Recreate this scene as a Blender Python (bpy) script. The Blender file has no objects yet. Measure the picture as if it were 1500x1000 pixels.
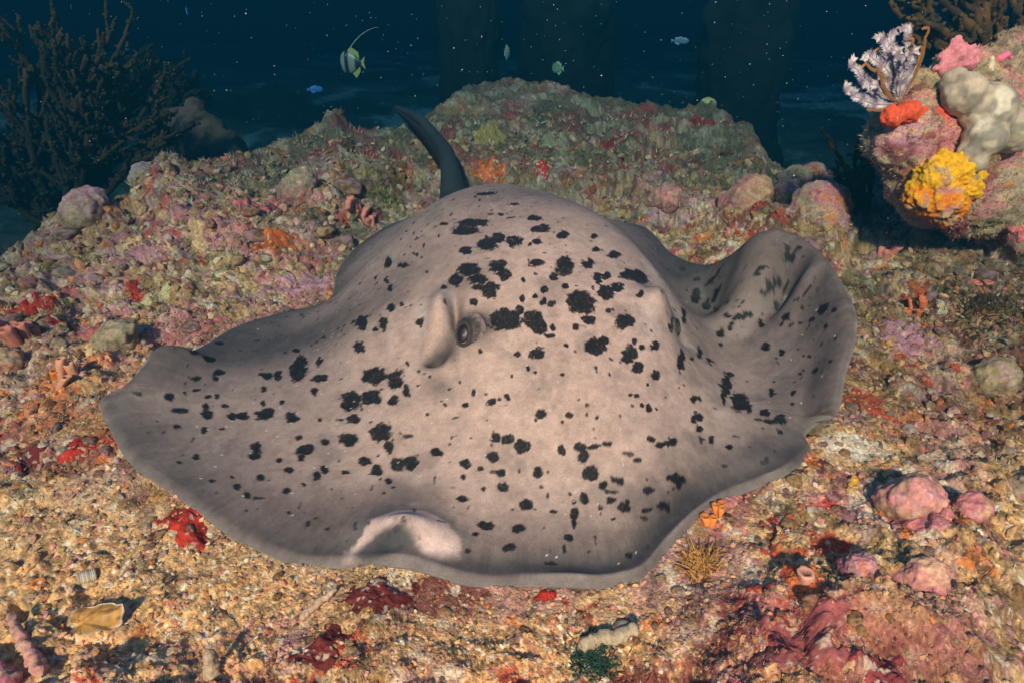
import bpy, bmesh, math, random
import numpy as np
from mathutils import Vector, Matrix

R = math.radians
scene = bpy.context.scene
COL = scene.collection

# ------------------------------------------------------------------ camera
CAM_H = 0.90
cam_data = bpy.data.cameras.new("camera")
cam = bpy.data.objects.new("camera", cam_data)
COL.objects.link(cam)
cam.location = (0, 0, CAM_H)
cam.rotation_euler = (R(90 - 28.4), 0, 0)
cam_data.sensor_width = 36
cam_data.lens = 36 * 960 / 1500
cam_data.clip_start = 0.02
cam_data.clip_end = 300
scene.camera = cam

# ------------------------------------------------------------------ sky, sun, exposure
SUN_EL, SUN_AZ = R(35), R(-170)          # azimuth: compass bearing the light comes from (behind the diver)
world = bpy.data.worlds.new("World")
scene.world = world
world.use_nodes = True
nt = world.node_tree
sky = nt.nodes.new("ShaderNodeTexSky")
sky.sky_type = 'NISHITA'
sky.sun_disc = False
sky.sun_elevation = SUN_EL
sky.sun_rotation = SUN_AZ
nt.links.new(sky.outputs[0], nt.nodes["Background"].inputs[0])
nt.nodes["Background"].inputs[1].default_value = 0.05
sun_data = bpy.data.lights.new("sun", 'SUN')
sun = bpy.data.objects.new("sun", sun_data)
COL.objects.link(sun)
sun_data.energy = 5.0
sun_data.angle = R(3.0)
sun_data.color = (1.0, 0.48, 0.265)
sdir = Vector((math.sin(SUN_AZ) * math.cos(SUN_EL), math.cos(SUN_AZ) * math.cos(SUN_EL), math.sin(SUN_EL)))
sun.rotation_euler = sdir.to_track_quat('Z', 'Y').to_euler()
sun.location = sdir * 5
scene.view_settings.view_transform = 'Standard'
scene.view_settings.look = 'None'
scene.view_settings.gamma = 1.0
scene.view_settings.exposure = 2.12
scene.cycles.use_denoising = True
scene.cycles.max_bounces = 6
scene.cycles.volume_bounces = 0

# ------------------------------------------------------------------ noise
def _hash(ix, iy, iz, seed):
    h = (ix.astype(np.uint32) * np.uint32(374761393) + iy.astype(np.uint32) * np.uint32(668265263)
         + iz.astype(np.uint32) * np.uint32(2246822519) + np.uint32((seed * 3266489917) & 0xffffffff))
    h = (h ^ (h >> np.uint32(13))) * np.uint32(1274126177)
    h = (h ^ (h >> np.uint32(16))) * np.uint32(2654435769)
    h = h ^ (h >> np.uint32(15))
    return (h & np.uint32(0xffffff)).astype(np.float32) / np.float32(0xffffff)

def noise2(x, y, seed=0):
    fx, fy = np.floor(x), np.floor(y)
    ix, iy = fx.astype(np.int64), fy.astype(np.int64)
    tx, ty = (x - fx).astype(np.float32), (y - fy).astype(np.float32)
    tx = tx * tx * (3 - 2 * tx); ty = ty * ty * (3 - 2 * ty)
    z = np.zeros_like(ix)
    a, b = _hash(ix, iy, z, seed), _hash(ix + 1, iy, z, seed)
    c, d = _hash(ix, iy + 1, z, seed), _hash(ix + 1, iy + 1, z, seed)
    return (a + (b - a) * tx) * (1 - ty) + (c + (d - c) * tx) * ty

def noise3(x, y, z, seed=0):
    fx, fy, fz = np.floor(x), np.floor(y), np.floor(z)
    ix, iy, iz = fx.astype(np.int64), fy.astype(np.int64), fz.astype(np.int64)
    tx, ty, tz = (x - fx).astype(np.float32), (y - fy).astype(np.float32), (z - fz).astype(np.float32)
    tx = tx * tx * (3 - 2 * tx); ty = ty * ty * (3 - 2 * ty); tz = tz * tz * (3 - 2 * tz)
    r = 0
    for k, wz in ((0, 1 - tz), (1, tz)):
        a, b = _hash(ix, iy, iz + k, seed), _hash(ix + 1, iy, iz + k, seed)
        c, d = _hash(ix, iy + 1, iz + k, seed), _hash(ix + 1, iy + 1, iz + k, seed)
        r = r + wz * ((a + (b - a) * tx) * (1 - ty) + (c + (d - c) * tx) * ty)
    return r

def fbm2(x, y, octaves=4, seed=0, gain=0.5):
    s, a, n = 0, 1.0, 0.0
    c, sn = math.cos(0.6), math.sin(0.6)
    for o in range(octaves):
        s = s + a * noise2(x, y, seed + o * 17)
        n += a; a *= gain
        x, y = (x * c - y * sn) * 2.03 + 7.1, (x * sn + y * c) * 2.03 + 3.7
    return s / n

def fbm3(p, octaves=4, seed=0, gain=0.5):
    s, a, n = 0, 1.0, 0.0
    q = p
    for o in range(octaves):
        s = s + a * noise3(q[:, 0], q[:, 1], q[:, 2], seed + o * 17)
        n += a; a *= gain
        q = q * 2.03 + 5.3
    return s / n

def cell2(x, y, seed=0):
    """distance to the nearest jittered cell point, and that cell's random number"""
    fx, fy = np.floor(x), np.floor(y)
    best = np.full(x.shape, 9.0, np.float32); rid = np.zeros(x.shape, np.float32)
    for dx in (-1, 0, 1):
        for dy in (-1, 0, 1):
            ix, iy = (fx + dx).astype(np.int64), (fy + dy).astype(np.int64)
            z = np.zeros_like(ix)
            px = fx + dx + _hash(ix, iy, z, seed); py = fy + dy + _hash(ix, iy, z, seed + 5)
            d = np.hypot(x - px, y - py).astype(np.float32)
            m = d < best
            best = np.where(m, d, best); rid = np.where(m, _hash(ix, iy, z, seed + 9), rid)
    return best, rid

def sst(a, b, x):
    t = np.clip((x - a) / (b - a), 0, 1)
    return t * t * (3 - 2 * t)

def lerp(a, b, t):
    return a + (np.asarray(b) - a) * t

def mixc(col, c, w):
    return col + (np.asarray(c, np.float32) - col) * w[:, None]

# ------------------------------------------------------------------ mesh helpers
def mesh(name, v, f, col=None, smooth=True, mat=None):
    """v Nx3, f: an Mx3 / Mx4 array or a list of such arrays; col: Nx3 linear colours -> attribute Col"""
    fs = [np.asarray(a, np.int32) for a in (f if isinstance(f, list) else [f]) if len(a)]
    me = bpy.data.meshes.new(name)
    v = np.asarray(v, np.float32)
    me.vertices.add(len(v)); me.vertices.foreach_set("co", v.ravel())
    loops = np.concatenate([a.ravel() for a in fs])
    counts = np.concatenate([np.full(len(a), a.shape[1], np.int32) for a in fs])
    starts = np.concatenate([[0], np.cumsum(counts)[:-1]]).astype(np.int32)
    me.loops.add(len(loops)); me.loops.foreach_set("vertex_index", loops)
    me.polygons.add(len(counts)); me.polygons.foreach_set("loop_start", starts)
    me.polygons.foreach_set("use_smooth", np.full(len(counts), smooth, bool))
    me.update(calc_edges=True)
    if col is not None:
        a = me.attributes.new("Col", 'FLOAT_COLOR', 'POINT')
        c = np.ones((len(v), 4), np.float32); c[:, :3] = np.clip(col, 0, 1)
        a.data.foreach_set("color", c.ravel())
    if mat:
        me.materials.append(mat)
    return me

def obj(name, me, parent=None, loc=None, rot=None, scale=None):
    o = bpy.data.objects.new(name, me)
    COL.objects.link(o)
    if parent: o.parent = parent
    if loc is not None: o.location = loc
    if rot is not None: o.rotation_euler = rot
    if scale is not None: o.scale = scale if hasattr(scale, '__len__') else (scale,) * 3
    return o

def tag(o, label=None, cat=None, group=None, kind=None):
    if label: o["label"] = label
    if cat: o["category"] = cat
    if group: o["group"] = group
    if kind: o["kind"] = kind
    return o

def grid_faces(nr, nc, wrap=False):
    i = np.arange(nr - 1)[:, None] * nc
    j = np.arange(nc if wrap else nc - 1)[None, :]
    k = (j + 1) % nc
    return np.stack([i + j, i + k, i + nc + k, i + nc + j], -1).reshape(-1, 4)

_ico = {}
def ico(sub):
    if sub not in _ico:
        bm = bmesh.new(); bmesh.ops.create_icosphere(bm, subdivisions=sub, radius=1)
        bm.verts.ensure_lookup_table()
        _ico[sub] = (np.array([v.co[:] for v in bm.verts], np.float32), np.array([[v.index for v in f.verts] for f in bm.faces], np.int32))
        bm.free()
    return _ico[sub]

class MB:
    """collects vertices, faces and colours of one mesh"""
    def __init__(s): s.v, s.q, s.t, s.c, s.n = [], [], [], [], 0
    def add(s, v, f, col=(1, 1, 1)):
        v = np.asarray(v, np.float32); f = np.asarray(f, np.int32)
        c = np.broadcast_to(np.asarray(col, np.float32), v.shape)
        (s.q if f.shape[1] == 4 else s.t).append(f + s.n)
        s.v.append(v); s.c.append(c); s.n += len(v)
    def tube(s, pts, rad, sides=6, col=(1, 1, 1), cap=True):
        pts = np.asarray(pts, np.float32); n = len(pts)
        rad = np.broadcast_to(np.asarray(rad, np.float32), (n,))
        t = np.gradient(pts, axis=0); t /= np.linalg.norm(t, axis=1)[:, None] + 1e-9
        ref = np.array([0, 0, 1.0]) if abs(t[:, 2]).mean() < .8 else np.array([1.0, 0, 0])
        a = np.cross(t, ref); a /= np.linalg.norm(a, axis=1)[:, None] + 1e-9
        b = np.cross(t, a)
        ang = np.arange(sides) / sides * 2 * math.pi
        ring = pts[:, None] + rad[:, None, None] * (np.cos(ang)[None, :, None] * a[:, None] + np.sin(ang)[None, :, None] * b[:, None])
        v = ring.reshape(-1, 3); f = grid_faces(n, sides, True)
        c = np.asarray(col, np.float32)
        if c.ndim == 2: c = np.repeat(c, sides, 0)
        if cap:
            k = len(v); v = np.vstack([v, pts[-1] + t[-1] * rad[-1] * .6])
            if c.ndim == 2: c = np.vstack([c, c[-1]])
            s.add(v, f, c); base = s.n - len(v)
            s.t.append(np.array([[base + (n - 1) * sides + i, base + (n - 1) * sides + (i + 1) % sides, base + k] for i in range(sides)], np.int32))
        else:
            s.add(v, f, c)
    def arrays(s):
        return np.vstack(s.v), [np.vstack(a) for a in (s.q, s.t) if a], np.vstack(s.c)
    def build(s, name, mat, smooth=True):
        v, f, c = s.arrays()
        return mesh(name, v, f, c, smooth, mat)

def remesh_blob(spheres, voxel):
    """union of ellipsoids (x,y,z,rx,ry,rz) as one closed surface; returns vertices, quads, normals"""
    mb = MB(); v0, f0 = ico(3)
    for (x, y, z, rx, ry, rz) in spheres:
        mb.add(v0 * (rx, ry, rz) + (x, y, z), f0)
    v, f, c = mb.arrays()
    o = bpy.data.objects.new("tmp", mesh("tmp", v, f)); COL.objects.link(o)
    m = o.modifiers.new("r", 'REMESH'); m.mode = 'VOXEL'; m.voxel_size = voxel
    dg = bpy.context.evaluated_depsgraph_get(); e = o.evaluated_get(dg); me = e.to_mesh()
    n = len(me.vertices); V = np.empty(n * 3, np.float32); me.vertices.foreach_get("co", V)
    nq = len(me.loops); L = np.empty(nq, np.int32); me.loops.foreach_get("vertex_index", L)
    F = L.reshape(-1, 4); V = V.reshape(-1, 3).copy()
    e.to_mesh_clear(); me0 = o.data; bpy.data.objects.remove(o); bpy.data.meshes.remove(me0)
    for _ in range(3):                                   # relax the voxel steps
        acc = np.zeros_like(V); cnt = np.zeros(n, np.float32)
        for k in range(4):
            np.add.at(acc, F[:, k], V[F[:, (k + 1) % 4]] + V[F[:, (k + 3) % 4]]); np.add.at(cnt, F[:, k], 2)
        V = V * .4 + .6 * acc / cnt[:, None]
    return V, F, normals(V, F)

def normals(V, F):
    N = np.zeros_like(V)
    fn = np.cross(V[F[:, 2]] - V[F[:, 0]], V[F[:, -1]] - V[F[:, 1]]) if F.shape[1] == 4 else np.cross(V[F[:, 1]] - V[F[:, 0]], V[F[:, 2]] - V[F[:, 0]])
    for k in range(F.shape[1]): np.add.at(N, F[:, k], fn)
    return N / (np.linalg.norm(N, axis=1)[:, None] + 1e-9)

# ------------------------------------------------------------------ materials
def material(name, rough=0.8, spec=0.25, bump=0.0, bscale=300.0, var=0.0, vscale=120.0, sss=0.0, coat=0.0, flat=None, detail=4.0):
    m = bpy.data.materials.new(name); m.use_nodes = True
    t = m.node_tree; n = t.nodes; b = n["Principled BSDF"]
    b.inputs["Roughness"].default_value = rough
    b.inputs["Specular IOR Level"].default_value = spec
    if sss:
        b.inputs["Subsurface Weight"].default_value = sss
        b.inputs["Subsurface Radius"].default_value = (0.012, 0.006, 0.004)
        b.inputs["Subsurface Scale"].default_value = 0.6
    co = n.new("ShaderNodeTexCoord")
    if flat is None:
        at = n.new("ShaderNodeAttribute"); at.attribute_name = "Col"; src = at.outputs["Color"]
    else:
        rg = n.new("ShaderNodeRGB"); rg.outputs[0].default_value = (*flat, 1); src = rg.outputs[0]
    if var:
        nz = n.new("ShaderNodeTexNoise"); nz.inputs["Scale"].default_value = vscale; nz.inputs["Detail"].default_value = detail
        t.links.new(co.outputs["Object"], nz.inputs["Vector"])
        mr = n.new("ShaderNodeMapRange"); mr.inputs[1].default_value = .3; mr.inputs[2].default_value = .7
        mr.inputs[3].default_value = 1 - var; mr.inputs[4].default_value = 1 + var
        t.links.new(nz.outputs[0], mr.inputs[0])
        mx = n.new("ShaderNodeMix"); mx.data_type = 'RGBA'; mx.blend_type = 'MULTIPLY'; mx.inputs[0].default_value = 1
        t.links.new(src, mx.inputs[6]); t.links.new(mr.outputs[0], mx.inputs[7]); src = mx.outputs[2]
    t.links.new(src, b.inputs["Base Color"])
    if bump:
        nb = n.new("ShaderNodeTexNoise"); nb.inputs["Scale"].default_value = bscale; nb.inputs["Detail"].default_value = 5
        t.links.new(co.outputs["Object"], nb.inputs["Vector"])
        bp = n.new("ShaderNodeBump"); bp.inputs["Strength"].default_value = bump; bp.inputs["Distance"].default_value = 0.004
        t.links.new(nb.outputs[0], bp.inputs["Height"]); t.links.new(bp.outputs[0], b.inputs["Normal"])
    return m

M_REEF = material("reef_rock", .85, .2, .9, 260, .35, 150)
M_SPONGE = material("sponge", .7, .25, .5, 350, .18, 180)
M_CORAL = material("coral", .75, .25, .5, 400, .25, 150)
M_SOFT = material("soft_tissue", .55, .35, .25, 200, .12, 90)
M_RAY = material("ray_skin", .6, .25, .28, 420, .13, 260)
M_FISH = material("fish_skin", .4, .5)

# ------------------------------------------------------------------ the stingray's shape (metres)
EDGE = [(-0.911, 1.211, 0.100), (-0.854, 1.136, 0.080), (-0.774, 1.054, 0.060), (-0.663, 0.983, 0.040), (-0.523, 0.889, 0.030), (-0.447, 0.847, 0.030), (-0.378, 0.819, 0.030), (-0.294, 0.811, 0.030), (-0.237, 0.799, 0.045), (-0.189, 0.791, 0.050), (-0.137, 0.784, 0.040), (-0.080, 0.774, 0.030), (0.011, 0.769, 0.030), (0.113, 0.767, 0.030), (0.188, 0.774, 0.030), (0.232, 0.793, 0.030), (0.286, 0.855, 0.030), (0.393, 0.961, 0.030), (0.499, 1.007, 0.040), (0.560, 1.032, 0.050), (0.632, 1.111, 0.045), (0.641, 1.160, 0.050), (0.672, 1.169, 0.080), (0.692, 1.152, 0.120), (0.722, 1.211, 0.170), (0.768, 1.290, 0.220), (0.787, 1.365, 0.260), (0.800, 1.541, 0.300), (0.776, 1.647, 0.320), (0.714, 1.689, 0.330), (0.665, 1.720, 0.300), (0.621, 1.809, 0.200), (0.583, 1.872, 0.160), (0.522, 2.013, 0.140), (0.473, 2.306, 0.140), (0.300, 2.620, 0.060), (0.020, 2.800, 0.050), (-0.280, 2.780, 0.050), (-0.520, 2.550, 0.050), (-0.600, 2.150, 0.050), (-0.565, 1.831, 0.060), (-0.685, 1.694, 0.080), (-0.762, 1.548, 0.100), (-0.796, 1.407, 0.120), (-0.815, 1.373, 0.150), (-0.846, 1.348, 0.160), (-0.854, 1.306, 0.140), (-0.872, 1.238, 0.120)]
BODY = [(0.101, 0.833, 0.045), (0.094, 0.913, 0.065), (0.085, 0.987, 0.100), (0.081, 1.057, 0.145), (0.084, 1.137, 0.190), (0.087, 1.230, 0.235), (0.076, 1.315, 0.275), (0.064, 1.428, 0.310), (0.043, 1.566, 0.345), (0.028, 1.728, 0.365), (0.000, 1.876, 0.370), (-0.096, 1.251, 0.232), (-0.232, 1.304, 0.195), (-0.330, 1.312, 0.155), (-0.427, 1.302, 0.115), (-0.560, 1.305, 0.085), (-0.709, 1.270, 0.070), (-0.806, 1.219, 0.085), (-0.181, 1.899, 0.345), (-0.262, 1.871, 0.300), (-0.339, 1.822, 0.250), (-0.417, 1.785, 0.190), (-0.496, 1.762, 0.120), (0.101, 1.904, 0.362), (0.215, 1.835, 0.340), (0.291, 1.799, 0.305), (0.339, 1.718, 0.275), (0.381, 1.621, 0.240), (0.422, 1.535, 0.190), (0.436, 1.459, 0.150), (0.513, 1.566, 0.095), (0.618, 1.740, 0.095), (0.526, 1.875, 0.125), (0.650, 1.585, 0.085), (0.737, 1.599, 0.140), (0.775, 1.511, 0.220), (0.651, 1.336, 0.085), (0.692, 1.262, 0.130), (0.537, 1.222, 0.065), (0.480, 1.305, 0.085), (0.600, 1.188, 0.070), (0.747, 1.549, 0.260), (0.713, 1.718, 0.190), (0.628, 1.857, 0.110), (0.692, 1.790, 0.220), (0.358, 1.141, 0.120), (0.419, 1.074, 0.065), (0.328, 0.983, 0.070), (0.481, 1.043, 0.055), (0.246, 0.885, 0.050), (0.265, 1.025, 0.120), (0.255, 1.164, 0.190), (0.296, 1.248, 0.225), (0.331, 1.368, 0.250), (-0.208, 1.093, 0.120), (-0.197, 0.983, 0.070), (-0.354, 1.100, 0.080), (-0.500, 1.103, 0.060), (-0.650, 1.117, 0.050), (-0.384, 0.935, 0.045), (-0.062, 0.901, 0.060), (-0.065, 0.987, 0.100), (-0.141, 1.143, 0.170), (-0.191, 0.854, 0.075), (-0.249, 0.842, 0.060), (-0.309, 1.397, 0.200), (-0.267, 1.585, 0.245), (-0.183, 1.678, 0.305), (-0.081, 1.440, 0.305), (0.218, 1.515, 0.310), (0.229, 1.326, 0.270), (-0.798, 1.318, 0.115), (-0.722, 1.435, 0.085), (-0.629, 1.517, 0.080), (-0.557, 1.585, 0.085), (-0.050, 2.150, 0.325), (-0.100, 2.400, 0.220), (-0.150, 2.600, 0.120), (0.250, 2.200, 0.220), (-0.350, 2.200, 0.200), (-0.400, 2.450, 0.110), (0.200, 2.450, 0.120)]
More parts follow.
